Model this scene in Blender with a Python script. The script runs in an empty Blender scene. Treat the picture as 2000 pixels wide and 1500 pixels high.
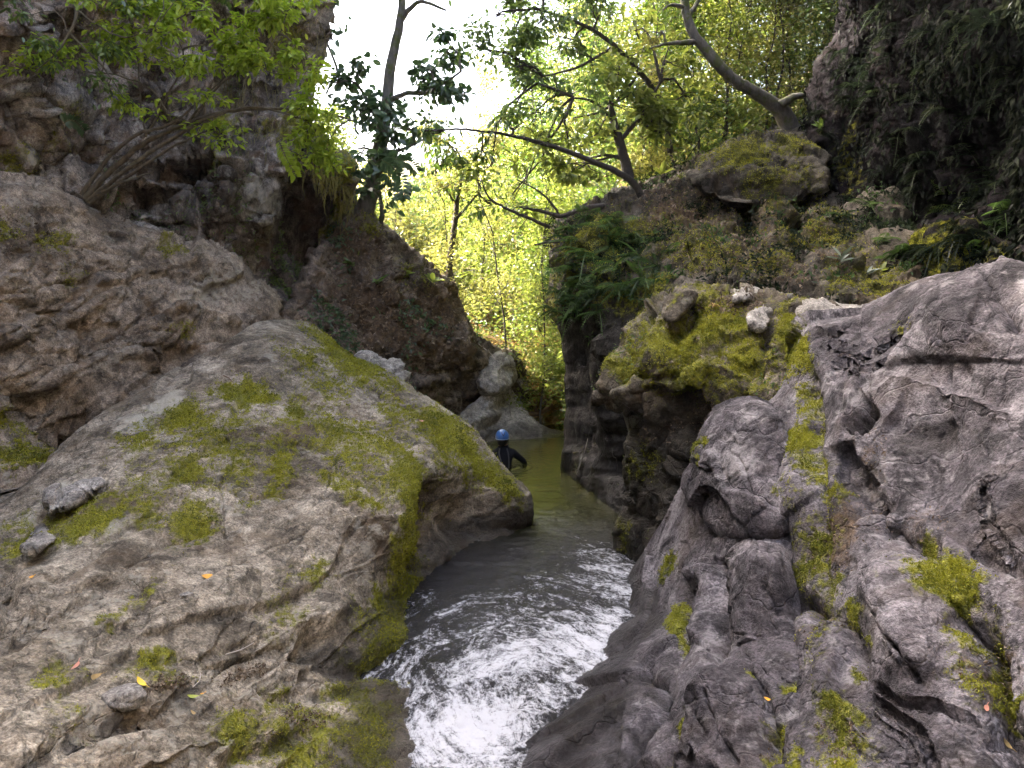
import bpy, math, random
import numpy as np
from mathutils import Vector, Matrix, Quaternion
from mathutils.bvhtree import BVHTree

rng = np.random.default_rng(7)
random.seed(7)
SC = bpy.context.scene
COL = SC.collection

# ------------------------------------------------------------------ camera
CAM = np.array([0.0, 0.0, 2.6])
FPX, CX, CY = 1500.0, 1000.0, 750.0            # photograph is 2000 x 1500
PITCH = math.atan(150 / 1500.0)
cd = bpy.data.cameras.new('camera')
cd.sensor_width = 36.0
cd.lens = 36.0 * FPX / 2000.0
cd.clip_start = 0.05
cd.clip_end = 2000
cam = bpy.data.objects.new('camera', cd)
COL.objects.link(cam)
cam.location = CAM
cam.rotation_euler = (math.pi / 2 - PITCH, 0, 0)
SC.camera = cam

# ------------------------------------------------------------------ sky, sun, exposure
SUN_EL, SUN_AZ = math.radians(43), math.radians(-64)     # azimuth measured from +Y towards +X
world = bpy.data.worlds.new('World')
SC.world = world
world.use_nodes = True
wn = world.node_tree
for n in list(wn.nodes):
    wn.nodes.remove(n)
sky = wn.nodes.new('ShaderNodeTexSky')
sky.sky_type = 'NISHITA'
sky.sun_disc = False
sky.sun_elevation = SUN_EL
sky.sun_rotation = SUN_AZ
sky.air_density = 0.8
sky.dust_density = 9.0
sky.ozone_density = 0.6
bg = wn.nodes.new('ShaderNodeBackground')
bg.inputs['Strength'].default_value = 0.15
wo = wn.nodes.new('ShaderNodeOutputWorld')
wn.links.new(sky.outputs[0], bg.inputs['Color'])
wn.links.new(bg.outputs[0], wo.inputs['Surface'])

sd = bpy.data.lights.new('sun', 'SUN')
sd.energy = 4.0
sd.angle = math.radians(0.53)
sd.color = (1.0, 0.93, 0.8)
sun = bpy.data.objects.new('sun', sd)
COL.objects.link(sun)
sdir = Vector((math.sin(SUN_AZ) * math.cos(SUN_EL), math.cos(SUN_AZ) * math.cos(SUN_EL), math.sin(SUN_EL)))
sun.rotation_euler = sdir.to_track_quat('Z', 'Y').to_euler()
sun.location = (-20, 20, 30)

SC.view_settings.view_transform = 'Standard'
SC.view_settings.look = 'None'
SC.view_settings.exposure = 3.45
SC.view_settings.gamma = 1.0
SC.render.engine = 'CYCLES'
SC.cycles.use_denoising = True
SC.cycles.use_adaptive_sampling = True
SC.cycles.adaptive_threshold = 0.03
SC.cycles.max_bounces = 5
SC.cycles.diffuse_bounces = 3
SC.cycles.glossy_bounces = 2
SC.cycles.transmission_bounces = 4
SC.cycles.caustics_reflective = False
SC.cycles.caustics_refractive = False
SC.cycles.sample_clamp_indirect = 6.0

# ------------------------------------------------------------------ pixel <-> place
_c, _s = math.cos(PITCH), math.sin(PITCH)


def P(px, py, d):
    """the point at world distance d (metres along +Y) seen at photo pixel px, py"""
    px, py, d = np.broadcast_arrays(np.asarray(px, float), np.asarray(py, float), np.asarray(d, float))
    x = (px - CX) / FPX
    u = -(py - CY) / FPX
    dy = _c + _s * u
    dz = -_s + _c * u
    t = d / dy
    return np.stack([x * t, d, CAM[2] + dz * t], -1)


def W(py, z=0.0):
    """distance at which the level z shows at photo row py"""
    u = -(py - CY) / FPX
    return (z - CAM[2]) / ((-_s + _c * u) / (_c + _s * u))


def pix(p):
    r = p - CAM
    f = r[..., 1] * _c - r[..., 2] * _s
    f = np.where(np.abs(f) < 1e-4, 1e-4, f)
    u = r[..., 1] * _s + r[..., 2] * _c
    return CX + FPX * r[..., 0] / f, CY - FPX * u / f


# ------------------------------------------------------------------ numpy noise
_prm = np.random.default_rng(3).permutation(256).astype(np.int32)
_prm = np.concatenate([_prm, _prm, _prm])
_grd = np.random.default_rng(4).normal(size=(256, 3))
_grd /= np.linalg.norm(_grd, axis=1)[:, None]
_rnd3 = np.random.default_rng(5).random((256, 3))


def _hash(i, j, k):
    return _prm[(_prm[(_prm[i & 255] + j) & 255] + k) & 255]


def perlin(p):
    i = np.floor(p).astype(np.int32)
    f = p - i
    w = f * f * f * (f * (f * 6 - 15) + 10)
    out = 0
    for a in (0, 1):
        wa = w[..., 0] if a else 1 - w[..., 0]
        for b in (0, 1):
            wb = w[..., 1] if b else 1 - w[..., 1]
            for c in (0, 1):
                wc = w[..., 2] if c else 1 - w[..., 2]
                g = _grd[_hash(i[..., 0] + a, i[..., 1] + b, i[..., 2] + c)]
                out = out + wa * wb * wc * ((f[..., 0] - a) * g[..., 0] + (f[..., 1] - b) * g[..., 1] + (f[..., 2] - c) * g[..., 2])
    return out * 1.6


def fbm(p, oct=4, gain=0.5, ridged=False):
    a, s, t = 1.0, 0, 0
    for o in range(oct):
        n = perlin(p + 17.3 * o)
        if ridged:
            n = 1 - 2 * np.abs(n)
        s = s + a * n
        t += a
        a *= gain
        p = p * 2.03
    return s / t


def worley(p):
    """F1, F2, and for each point the id and offset of its cell"""
    i = np.floor(p).astype(np.int32)
    sh = p.shape[:-1]
    f1 = np.full(sh, 9.0)
    f2 = np.full(sh, 9.0)
    cid = np.zeros(sh, np.int32)
    off = np.zeros(p.shape)
    for a in (-1, 0, 1):
        for b in (-1, 0, 1):
            for c in (-1, 0, 1):
                h = _hash(i[..., 0] + a, i[..., 1] + b, i[..., 2] + c)
                q = p - (i + np.array([a, b, c]) + _rnd3[h])
                d = np.sqrt((q * q).sum(-1))
                m = d < f1
                f2 = np.where(m, f1, np.minimum(f2, d))
                f1 = np.where(m, d, f1)
                cid = np.where(m, h, cid)
                off = np.where(m[..., None], q, off)
    return f1, f2, cid, off


def smooth(a, b, x):
    t = np.clip((x - a) / (b - a), 0, 1)
    return t * t * (3 - 2 * t)


# ------------------------------------------------------------------ node helpers
def mat_new(name):
    m = bpy.data.materials.new(name)
    m.use_nodes = True
    nt = m.node_tree
    for n in list(nt.nodes):
        nt.nodes.remove(n)
    return m, nt


class NT:
    def __init__(s, nt):
        s.nt = nt

    def n(s, t, ins=None, **props):
        nd = s.nt.nodes.new(t)
        for k, v in props.items():
            setattr(nd, k, v)
        for k, v in (ins or {}).items():
            sock = nd.inputs[k]
            if isinstance(v, bpy.types.NodeSocket):
                s.nt.links.new(v, sock)
            else:
                sock.default_value = v
        return nd

    def noise(s, vec, scale, detail=6, rough=0.6, dist=0.0):
        return s.n('ShaderNodeTexNoise', {'Vector': vec, 'Scale': scale, 'Detail': detail, 'Roughness': rough, 'Distortion': dist}).outputs['Fac']

    def ramp(s, fac, stops):
        r = s.n('ShaderNodeValToRGB', {'Fac': fac})
        e = r.color_ramp.elements
        while len(e) < len(stops):
            e.new(0.5)
        for q, (pos, c) in zip(e, stops):
            q.position = pos
            q.color = (*c, 1) if len(c) == 3 else c
        return r.outputs['Color']

    def math(s, op, a, b=0.0, clamp=False):
        m = s.n('ShaderNodeMath', {0: a, 1: b}, operation=op)
        m.use_clamp = clamp
        return m.outputs[0]

    def mix(s, fac, a, b, blend='MIX'):
        m = s.n('ShaderNodeMix', data_type='RGBA', blend_type=blend)
        for k, v in ((0, fac), (6, a), (7, b)):
            if isinstance(v, bpy.types.NodeSocket):
                s.nt.links.new(v, m.inputs[k])
            else:
                m.inputs[k].default_value = v if k == 0 else ((*v, 1) if len(v) == 3 else v)
        return m.outputs[2]

    def attr(s, name):
        return s.n('ShaderNodeAttribute', attribute_name=name)

    def mapr(s, v, a, b, c=0.0, d=1.0, smoothstep=True):
        m = s.n('ShaderNodeMapRange', {0: v, 1: a, 2: b, 3: c, 4: d})
        m.interpolation_type = 'SMOOTHSTEP' if smoothstep else 'LINEAR'
        return m.outputs[0]


def g3(v):
    return (v, v, v)


def rock_mat(name, dark, mid, light, lichen=(0.42, 0.4, 0.33), lichen_amt=0.5, stain=(0.16, 0.1, 0.05), stain_amt=0.35,
             stretch=(1, 1, 1), rot=(0, 0, 0), bump=0.75, spec=0.2, blotch=0.5, moss_lo=(0.07, 0.08, 0.011), moss_hi=(0.34, 0.34, 0.026), rough=0.8):
    m, nt = mat_new(name)
    N = NT(nt)
    tc = N.n('ShaderNodeTexCoord').outputs['Object']
    mp = N.n('ShaderNodeMapping', {'Vector': tc, 'Rotation': rot, 'Scale': stretch}).outputs[0]
    n1 = N.noise(mp, 1.3, 6, 0.7, 0.5)
    base = N.ramp(n1, [(0.34, dark), (0.48, mid), (0.62, light)])
    n2 = N.noise(mp, 9, 4, 0.75, 0.3)
    base = N.mix(1.0, base, N.ramp(n2, [(0.3, g3(0.18)), (0.5, g3(0.5)), (0.7, g3(0.8))]), 'OVERLAY')
    n3 = N.noise(tc, 60, 2, 0.8)
    base = N.mix(0.9, base, N.ramp(n3, [(0.32, g3(0.22)), (0.68, g3(0.76))]), 'OVERLAY')
    # dark weathering blotches and mineral veins
    wb = N.noise(mp, 3.4, 5, 0.74, 0.7)
    base = N.mix(N.math('MULTIPLY', N.mapr(wb, 0.5, 0.64), blotch), base, tuple(0.35 * v for v in dark))
    vn = N.n('ShaderNodeTexVoronoi', {'Vector': N.n('ShaderNodeMix', {0: 0.25, 4: mp, 5: N.n('ShaderNodeTexNoise', {'Vector': mp, 'Scale': 3.0, 'Detail': 3.0}).outputs['Color']}, data_type='VECTOR').outputs[1], 'Scale': 3.4}, feature='DISTANCE_TO_EDGE').outputs['Distance']
    crk = N.mapr(vn, 0.0, 0.022, 1.0, 0.0)
    # ochre and brown stains
    st = N.noise(tc, 1.9, 4, 0.6, 0.8)
    base = N.mix(N.math('MULTIPLY', N.mapr(st, 0.5, 0.72), stain_amt), base, stain)
    # pale lichen
    li = N.noise(tc, 6.5, 4, 0.65, 0.3)
    li2 = N.noise(tc, 1.1, 2, 0.5)
    lf = N.math('MULTIPLY', N.mapr(N.math('ADD', li, N.math('MULTIPLY', li2, 0.5)), 0.83, 0.97), lichen_amt)
    base = N.mix(lf, base, lichen)
    # painted extra tone: soil, pale stone
    pale = N.attr('pale').outputs['Fac']
    base = N.mix(N.math('MULTIPLY', N.mapr(N.math('ADD', pale, N.math('MULTIPLY', N.math('SUBTRACT', n2, 0.5), 1.1)), 0.3, 0.8), 0.8), base, lichen)
    soil = N.attr('soil').outputs['Fac']
    sf = N.mapr(N.math('ADD', soil, N.math('MULTIPLY', N.math('SUBTRACT', n2, 0.5), 1.4)), 0.3, 0.75)
    soilc = N.ramp(N.noise(tc, 17, 3, 0.7), [(0.3, (0.03, 0.02, 0.012)), (0.55, (0.1, 0.065, 0.035)), (0.75, (0.22, 0.15, 0.085))])
    base = N.mix(N.math('MULTIPLY', sf, 0.92), base, soilc)
    # moss film
    ms = N.attr('moss').outputs['Fac']
    mn = N.noise(tc, 14.0, 4, 0.8)
    mf = N.mapr(N.math('ADD', ms, N.math('MULTIPLY', N.math('SUBTRACT', mn, 0.5), 1.3)), 0.25, 0.95)
    mcol = N.ramp(N.noise(tc, 24, 3, 0.75), [(0.28, moss_lo), (0.5, tuple(0.5 * (a + b) for a, b in zip(moss_lo, moss_hi))), (0.72, moss_hi)])
    base = N.mix(N.math('MULTIPLY', mf, 0.88), base, mcol)
    wet = N.attr('wet').outputs['Fac']  # wetness; on some rocks its dark tone also paints shade
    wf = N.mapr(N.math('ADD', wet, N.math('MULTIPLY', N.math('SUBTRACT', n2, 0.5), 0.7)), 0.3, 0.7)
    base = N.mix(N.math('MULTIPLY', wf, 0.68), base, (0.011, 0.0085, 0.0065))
    rg = N.math('MULTIPLY', N.mapr(n2, 0.2, 0.8, rough - 0.1, rough + 0.15, False), N.mapr(wf, 0, 1, 1, 0.42, False))
    b1 = N.n('ShaderNodeBump', {'Height': N.math('SUBTRACT', N.noise(mp, 14, 5, 0.8, 0.15), N.math('MULTIPLY', crk, 0.3)), 'Strength': bump, 'Distance': 0.06}).outputs[0]
    b2 = N.n('ShaderNodeBump', {'Height': N.math('MULTIPLY', mf, N.noise(tc, 60, 1, 0.8)), 'Strength': 0.7, 'Distance': 0.03, 'Normal': b1}).outputs[0]
    pr = N.n('ShaderNodeBsdfPrincipled', {'Base Color': base, 'Roughness': rg, 'Normal': b2, 'Specular IOR Level': N.mapr(wf, 0, 1, spec, max(spec, 0.2), False)})
    o = N.n('ShaderNodeOutputMaterial', {'Surface': pr.outputs[0]})
    return m


def leaf_mat(name, stops, trans=0.5, gloss=0.06):
    m, nt = mat_new(name)
    N = NT(nt)
    r = N.attr('rnd').outputs['Fac']
    oi = N.n('ShaderNodeObjectInfo').outputs['Random']
    v = N.math('FRACT', N.math('ADD', r, N.math('MULTIPLY', oi, 0.37)))
    col = N.ramp(v, stops)
    d = N.n('ShaderNodeBsdfDiffuse', {'Color': col})
    t = N.n('ShaderNodeBsdfTranslucent', {'Color': N.mix(0.5, col, (1.0, 0.97, 0.5), 'MULTIPLY')})
    t2 = N.n('ShaderNodeBsdfTranslucent', {'Color': col})
    mx0 = N.n('ShaderNodeMixShader', {0: 0.5, 1: t.outputs[0], 2: t2.outputs[0]})
    mx = N.n('ShaderNodeMixShader', {0: trans, 1: d.outputs[0], 2: mx0.outputs[0]})
    g = N.n('ShaderNodeBsdfGlossy', {'Color': (1, 1, 1, 1), 'Roughness': 0.4})
    m2 = N.n('ShaderNodeMixShader', {0: gloss, 1: mx.outputs[0], 2: g.outputs[0]})
    N.n('ShaderNodeOutputMaterial', {'Surface': m2.outputs[0]})
    return m


def bark_mat(name, dark, light, moss=None):
    m, nt = mat_new(name)
    N = NT(nt)
    tc = N.n('ShaderNodeTexCoord').outputs['Object']
    mp = N.n('ShaderNodeMapping', {'Vector': tc, 'Scale': (1, 1, 0.35)}).outputs[0]
    n = N.noise(mp, 18, 8, 0.7)
    c = N.ramp(n, [(0.3, dark), (0.7, light)])
    if moss:
        c = N.mix(N.mapr(N.noise(tc, 5, 6, 0.7), 0.48, 0.62), c, moss)
    b = N.n('ShaderNodeBump', {'Height': n, 'Strength': 0.8, 'Distance': 0.02}).outputs[0]
    p = N.n('ShaderNodeBsdfPrincipled', {'Base Color': c, 'Roughness': 0.85, 'Normal': b})
    N.n('ShaderNodeOutputMaterial', {'Surface': p.outputs[0]})
    return m


def plain_mat(name, col, rough=0.7, var=0.25, scale=12, metallic=0.0, spec=0.5):
    m, nt = mat_new(name)
    N = NT(nt)
    tc = N.n('ShaderNodeTexCoord').outputs['Object']
    n = N.noise(tc, scale, 6, 0.65)
    c = N.ramp(n, [(0.3, tuple(v * (1 - var) for v in col)), (0.7, tuple(min(1, v * (1 + var)) for v in col))])
    b = N.n('ShaderNodeBump', {'Height': n, 'Strength': 0.25, 'Distance': 0.01}).outputs[0]
    p = N.n('ShaderNodeBsdfPrincipled', {'Base Color': c, 'Roughness': rough, 'Normal': b, 'Metallic': metallic, 'Specular IOR Level': spec})
    N.n('ShaderNodeOutputMaterial', {'Surface': p.outputs[0]})
    return m


# ------------------------------------------------------------------ object helpers
def tag(o, label=None, cat=None, group=None, kind=None):
    if label:
        o['label'] = label
    if cat:
        o['category'] = cat
    if group:
        o['group'] = group
    if kind:
        o['kind'] = kind
    return o


def empty(name, loc=(0, 0, 0)):
    o = bpy.data.objects.new(name, None)
    o.empty_display_size = 0.1
    o.location = loc
    COL.objects.link(o)
    return o


def mesh_fast(name, verts, faces, mat=None, parent=None, attrs=None, smooth_shade=True, origin=None):
    """verts (n,3); faces: list of int arrays (m,3) or (m,4)"""
    verts = np.asarray(verts, np.float32)
    if origin is None:
        origin = np.zeros(3)
    if not isinstance(faces, (list, tuple)):
        faces = [faces]
    faces = [np.asarray(f, np.int32) for f in faces if len(f)]
    me = bpy.data.meshes.new(name)
    me.vertices.add(len(verts))
    me.vertices.foreach_set('co', (verts - np.asarray(origin, np.float32)).ravel())
    idx = np.concatenate([f.ravel() for f in faces])
    tot = np.concatenate([np.full(len(f), f.shape[1], np.int32) for f in faces])
    st = np.concatenate([[0], np.cumsum(tot)[:-1]]).astype(np.int32)
    me.loops.add(len(idx))
    me.loops.foreach_set('vertex_index', idx)
    me.polygons.add(len(tot))
    me.polygons.foreach_set('loop_start', st)
    me.polygons.foreach_set('use_smooth', np.full(len(tot), smooth_shade, bool))
    me.update(calc_edges=True)
    for k, v in (attrs or {}).items():
        a = me.attributes.new(k, 'FLOAT' if np.ndim(v) == 1 else 'FLOAT_VECTOR', 'POINT')
        a.data.foreach_set('value' if np.ndim(v) == 1 else 'vector', np.asarray(v, np.float32).ravel())
    if mat:
        me.materials.append(mat)
    o = bpy.data.objects.new(name, me)
    COL.objects.link(o)
    if parent is not None:
        o.parent = parent
        o.location = np.asarray(origin) - np.array(parent.location) if parent else origin
    else:
        o.location = origin
    return o


def spline(pts, n=12, closed=False):
    pts = np.asarray(pts, float)
    m = len(pts)
    out = []
    rngk = m if closed else m - 1
    for i in range(rngk):
        if closed:
            a, b, c, d = pts[(i - 1) % m], pts[i], pts[(i + 1) % m], pts[(i + 2) % m]
        else:
            a, b, c, d = pts[max(i - 1, 0)], pts[i], pts[i + 1], pts[min(i + 2, m - 1)]
        t = np.linspace(0, 1, n, endpoint=False)[:, None]
        out.append(0.5 * ((2 * b) + (-a + c) * t + (2 * a - 5 * b + 4 * c - d) * t ** 2 + (-a + 3 * b - 3 * c + d) * t ** 3))
    if not closed:
        out.append(pts[-1:])
    return np.concatenate(out)


def seg_dist(px, py, poly, closed=False):
    """distance to a polyline, nearest point, signed side (left of travel positive), position along"""
    sh = px.shape
    q = np.stack([px.ravel(), py.ravel()], 1)
    best = np.full(len(q), 1e18)
    near = np.zeros_like(q)
    side = np.zeros(len(q))
    along = np.zeros(len(q))
    m = len(poly)
    for i in range(m if closed else m - 1):
        a, b = poly[i], poly[(i + 1) % m]
        ab = b - a
        L2 = max((ab ** 2).sum(), 1e-9)
        t = np.clip(((q - a) @ ab) / L2, 0, 1)
        c = a + t[:, None] * ab
        d2 = ((q - c) ** 2).sum(1)
        mk = d2 < best
        best = np.where(mk, d2, best)
        near[mk] = c[mk]
        sg = ab[0] * (q[:, 1] - a[1]) - ab[1] * (q[:, 0] - a[0])
        side = np.where(mk, np.sign(-sg), side)
        along = np.where(mk, (i + t) / max(m - 1, 1), along)
    return np.sqrt(best).reshape(sh), near.reshape(sh + (2,)), side.reshape(sh), along.reshape(sh)


def inside(px, py, poly):
    r = np.zeros(px.shape, bool)
    m = len(poly)
    for i in range(m):
        x1, y1 = poly[i]
        x2, y2 = poly[(i + 1) % m]
        c = ((y1 > py) != (y2 > py))
        with np.errstate(divide='ignore', invalid='ignore'):
            xi = (x2 - x1) * (py - y1) / (y2 - y1 + 1e-12) + x1
        r ^= c & (px < xi)
    return r


def tps(ctrl):
    c = np.asarray(ctrl, float)
    xy, v = c[:, :2] / 500.0, 1.0 / c[:, 2]
    n = len(c)
    r2 = ((xy[:, None] - xy[None]) ** 2).sum(-1)
    K = 0.5 * r2 * np.log(r2 + 1e-12) + 1e-3 * np.eye(n)
    A = np.zeros((n + 3, n + 3))
    A[:n, :n] = K
    A[:n, n] = 1
    A[:n, n + 1:] = xy
    A[n, :n] = 1
    A[n + 1:, :n] = xy.T
    w = np.linalg.solve(A, np.concatenate([v, np.zeros(3)]))

    def f(px, py):
        q = np.stack([px, py], -1) / 500.0
        s = w[n] + w[n + 1] * q[..., 0] + w[n + 2] * q[..., 1]
        for i in range(n):
            r = ((q - xy[i]) ** 2).sum(-1)
            s = s + w[i] * 0.5 * r * np.log(r + 1e-12)
        return 1.0 / np.clip(s, 1 / 60.0, 1 / 1.2)
    return f


def grid_axis(a, b, step):
    fine_lo, fine_hi = max(a, -60), min(b, 2060)
    xs = []
    x = a
    while x < b + step:
        xs.append(x)
        x += step if fine_lo - step <= x <= fine_hi else step * 5
    return np.array(xs)


def gnormals(Q):
    du = np.gradient(Q, axis=1)
    dv = np.gradient(Q, axis=0)
    n = np.cross(dv, du)
    l = np.linalg.norm(n, axis=-1, keepdims=True)
    return n / np.maximum(l, 1e-9)


def ell(px, py, b):
    """0..1 blob: (x, y, rx, ry, angle deg[, amp])"""
    x, y, rx, ry, an = b[:5]
    amp = b[5] if len(b) > 5 else 1.0
    a = math.radians(an)
    dx, dy = px - x, py - y
    u = (dx * math.cos(a) + dy * math.sin(a)) / rx
    v = (-dx * math.sin(a) + dy * math.cos(a)) / ry
    return amp * np.exp(-(u * u + v * v) * 1.2)


ROCKS = []          # (object, verts, faces, attrs) for things that rest on rock


def rock(name, outline, ctrl, mat, step=3.0, round_px=40, skirt=55, strokes=(), bumps=(), lump=(0.8, 0.10), facet=(), cracks=(),
         fine=(7.0, 0.012), bed=None, moss=(), pale=(), soil=(), wet=(), wet_z=0.12, seed=0, moss_up=0.0, warp=10, rid=0.4):
    """a solid rock: the visible face is spanned between measured points (photo pixel, metres), rounded over at its rim,
    carried back behind the rim and closed; cracks, ledges, lumps and facets are carved into the mesh in metres"""
    poly = spline(outline, 4, True)
    lo, hi = poly.min(0), poly.max(0)
    xs = grid_axis(lo[0] - skirt, hi[0] + skirt, step)
    ys = grid_axis(lo[1] - skirt, hi[1] + skirt, step)
    gx, gy = np.meshgrid(xs, ys)
    dist, near, _, _ = seg_dist(gx, gy, poly, True)
    ins = inside(gx, gy, poly)
    s = np.where(ins, 0, dist)
    out = np.where(ins[..., None], 0, np.stack([gx, gy], -1) - near)
    qx = np.where(ins, gx, near[..., 0] - out[..., 0] * 0.12)
    qy = np.where(ins, gy, near[..., 1] - out[..., 1] * 0.12)
    f = tps(ctrl)
    d = f(qx, qy)
    foot = d / FPX
    t = np.clip(1 - dist / round_px, 0, 1) * ins + (~ins) * 1.0
    d = d + round_px * foot * 0.9 * (1 - np.sqrt(np.maximum(1 - t ** 2, 0)))
    d = d + s * foot * 4.0
    Q = P(qx, qy, d)
    n0 = gnormals(Q)
    flip = ((Q - CAM) * n0).sum(-1).mean() > 0
    if flip:
        n0 = -n0
    # carve in strokes that follow measured lines
    wq = np.stack([qx / 60.0, qy / 60.0, np.full_like(qx, seed * 3.1)], -1)
    wx = qx + warp * perlin(wq) + warp * 0.4 * perlin(wq * 3.1)
    wy = qy + warp * perlin(wq + 31.7) + warp * 0.4 * perlin(wq * 3.1 + 11.1)
    disp = np.zeros_like(qx)
    for st in strokes:
        kind, w, dep, pts = st
        pl = spline(pts, 3)
        b0, b1 = pl.min(0) - 6 * w, pl.max(0) + 6 * w
        msk = (wx > b0[0]) & (wx < b1[0]) & (wy > b0[1]) & (wy < b1[1])
        if not msk.any():
            continue
        ds, _, sd_, al = seg_dist(wx[msk], wy[msk], pl)
        fade = smooth(0, 0.12, al) * smooth(1, 0.88, al) * 0.8 + 0.2
        if kind == 'c':                         # groove
            v = -1.15 * dep * np.exp(-(ds / w) ** 1.25) * fade
        elif kind == 'v':                       # sharp crack
            v = -dep * np.maximum(1 - ds / w, 0) ** 1.5 * fade
        elif kind == 'r':                       # ridge
            v = dep * np.exp(-(ds / w) ** 2) * fade
        else:                                   # 's' ledge: proud on the left of travel
            sg = ds * sd_
            tt = smooth(-7, 7, sg)
            v = (tt * dep * np.exp(-np.maximum(sg, 0) / w) - (1 - tt) * 0.3 * dep * np.exp(-np.maximum(-sg, 0) / (0.35 * w))) * fade
        disp[msk] += v
    for b in bumps:
        disp += ell(wx, wy, b)
    so = seed * 7.77
    lsc, lam = lump
    edge = np.where(ins, 1.0, np.clip(1 - s / skirt, 0.2, 1))
    disp += lam * fbm(Q * lsc + so, 3) + rid * lam * np.abs(perlin(Q * lsc * 2.3 + so + 5))
    Q = Q + n0 * (disp * edge)[..., None]
    n1 = gnormals(Q)
    if flip:
        n1 = -n1
    n1 = np.where((n1 * n0).sum(-1, keepdims=True) < 0, n0, n1)
    R = np.eye(3)
    if bed is not None:                         # bedding direction from two measured pixels
        a = np.array(P(bed[0], bed[1], float(f(np.array(float(bed[0])), np.array(float(bed[1]))))))
        b = np.array(P(bed[2], bed[3], float(f(np.array(float(bed[2])), np.array(float(bed[3]))))))
        e1 = (b - a) / np.linalg.norm(b - a)
        e2 = np.cross(e1, [0.1, 0.2, 1.0])
        e2 /= np.linalg.norm(e2)
        R = np.stack([e1 / bed[4], e2, np.cross(e1, e2)])
    B = Q @ R.T
    d2 = np.zeros_like(qx)
    for sc, am, tilt in facet:
        Bw = B * sc + 0.2 * np.stack([perlin(B * sc * 1.3 + 3 + so), perlin(B * sc * 1.3 + 9 + so), perlin(B * sc * 1.3 + 15 + so)], -1) + so
        f1, f2, cid, off = worley(Bw)
        tv = _grd[(cid * 7 + 13) & 255]
        d2 += am * ((off * tv).sum(-1) * tilt + 0.5 * (_rnd3[cid, 0] - 0.5)) * smooth(-0.02, 0.025, f2 - f1)
    for sc, am in cracks:
        Bw = B * sc + 0.5 * np.stack([perlin(B * sc + 23 + so), perlin(B * sc + 29 + so), perlin(B * sc + 35 + so)], -1) + so + 50
        f1, f2, cid, off = worley(Bw)
        d2 -= am * (1 - smooth(0.0, 0.09, f2 - f1)) * smooth(-0.25, 0.25, perlin(Q * sc * 0.6 + so + 71))
    fs, fa = fine
    d2 += fa * fbm(B * fs + so, 4, 0.6, True) + 0.6 * fa * fbm(Q * fs * 2.7 + so + 3, 3, 0.6)
    Q = Q + n1 * (d2 * edge)[..., None]
    # masks fixed to the surface
    nf = gnormals(Q)
    if flip:
        nf = -nf
    A = {}
    jx = qx + 14 * perlin(wq * 2.2 + 3)
    jy = qy + 14 * perlin(wq * 2.2 + 8)
    for key, blobs in (('moss', moss), ('pale', pale), ('soil', soil), ('wet', wet)):
        v = np.zeros_like(qx)
        for b in blobs:
            v = np.maximum(v, ell(jx, jy, b)) if (len(b) < 6 or b[5] >= 0) else v + ell(jx, jy, b)
        A[key] = np.clip(v, 0, 1.2)
    brk = 0.7 * fbm(Q * 2.6 + so, 3, 0.7) + 0.8 * fbm(Q * 8.0 + so, 3, 0.75) + 0.5 * perlin(Q * 34.0 + so)
    A['moss'] = np.clip(A['moss'] * 1.05 + 0.05 + 0.85 * brk * (0.25 + 0.75 * smooth(0.0, 0.4, A['moss'])), 0, 1) * smooth(0.0, 0.15, A['moss'] + 0.06)
    if moss_up:
        A['moss'] = np.clip(np.maximum(A['moss'], moss_up * smooth(0.25, 0.8, nf[..., 2]) * smooth(-0.3, 0.3, fbm(Q * 1.3 + so, 3))), 0, 1.2)
    A['wet'] = np.maximum(A['wet'], smooth(wet_z + 0.28, wet_z - 0.02, Q[..., 2] + 0.12 * perlin(Q * 2) + 0.06 * perlin(Q * 9)))
    # faces
    h, w_ = qx.shape
    vid = np.arange(h * w_).reshape(h, w_)
    ok = (s <= skirt)
    fk = ok[:-1, :-1] & ok[1:, :-1] & ok[:-1, 1:] & ok[1:, 1:]
    F = np.stack([vid[:-1, :-1][fk], vid[:-1, 1:][fk], vid[1:, 1:][fk], vid[1:, :-1][fk]], 1)
    if flip:
        pass
    used = np.unique(F)
    rm = np.full(h * w_, -1, np.int64)
    rm[used] = np.arange(len(used))
    F = rm[F]
    V = Q.reshape(-1, 3)[used]
    AT = {k: v.reshape(-1)[used] for k, v in A.items()}
    NR = nf.reshape(-1, 3)[used]
    # orientation, and a closed back
    fa_, fb_, fc_ = V[F[:, 0]], V[F[:, 1]], V[F[:, 2]]
    fn = np.cross(fb_ - fa_, fc_ - fa_)
    if (fn * NR[F[:, 0]]).sum(-1).mean() < 0:
        F = F[:, ::-1]
    E = np.concatenate([F[:, [0, 1]], F[:, [1, 2]], F[:, [2, 3]], F[:, [3, 0]]])
    key = np.sort(E, 1)
    _, inv, cnt = np.unique(key[:, 0] * (len(V) + 1) + key[:, 1], return_inverse=True, return_counts=True)
    be = E[cnt[inv] == 1]
    bb = V[be.ravel()]
    cen = np.array([bb[:, 0].mean(), bb[:, 1].max() + 0.6, bb[:, 2].mean()])
    cen[0] = P(*pix(bb.mean(0)), cen[1])[0]
    ci = len(V)
    V2 = np.concatenate([V, cen[None]])
    T = np.stack([be[:, 1], be[:, 0], np.full(len(be), ci)], 1)
    AT2 = {k: np.append(v, 0) for k, v in AT.items()}
    org = np.array([V[:, 0].mean(), V[:, 1].mean(), V[:, 2].min()])
    o = mesh_fast(name, V2, [F, T], mat, None, AT2, True, org)
    bv = BVHTree.FromPolygons(V.tolist(), F.tolist()) if len(F) < 400000 else None
    ROCKS.append(dict(o=o, V=V, N=NR, F=F, A=AT, bvh=bv, name=name))
    return o


def ray(px, py):
    d = P(px, py, 1.0) - CAM
    return Vector(d / np.linalg.norm(d))


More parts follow.
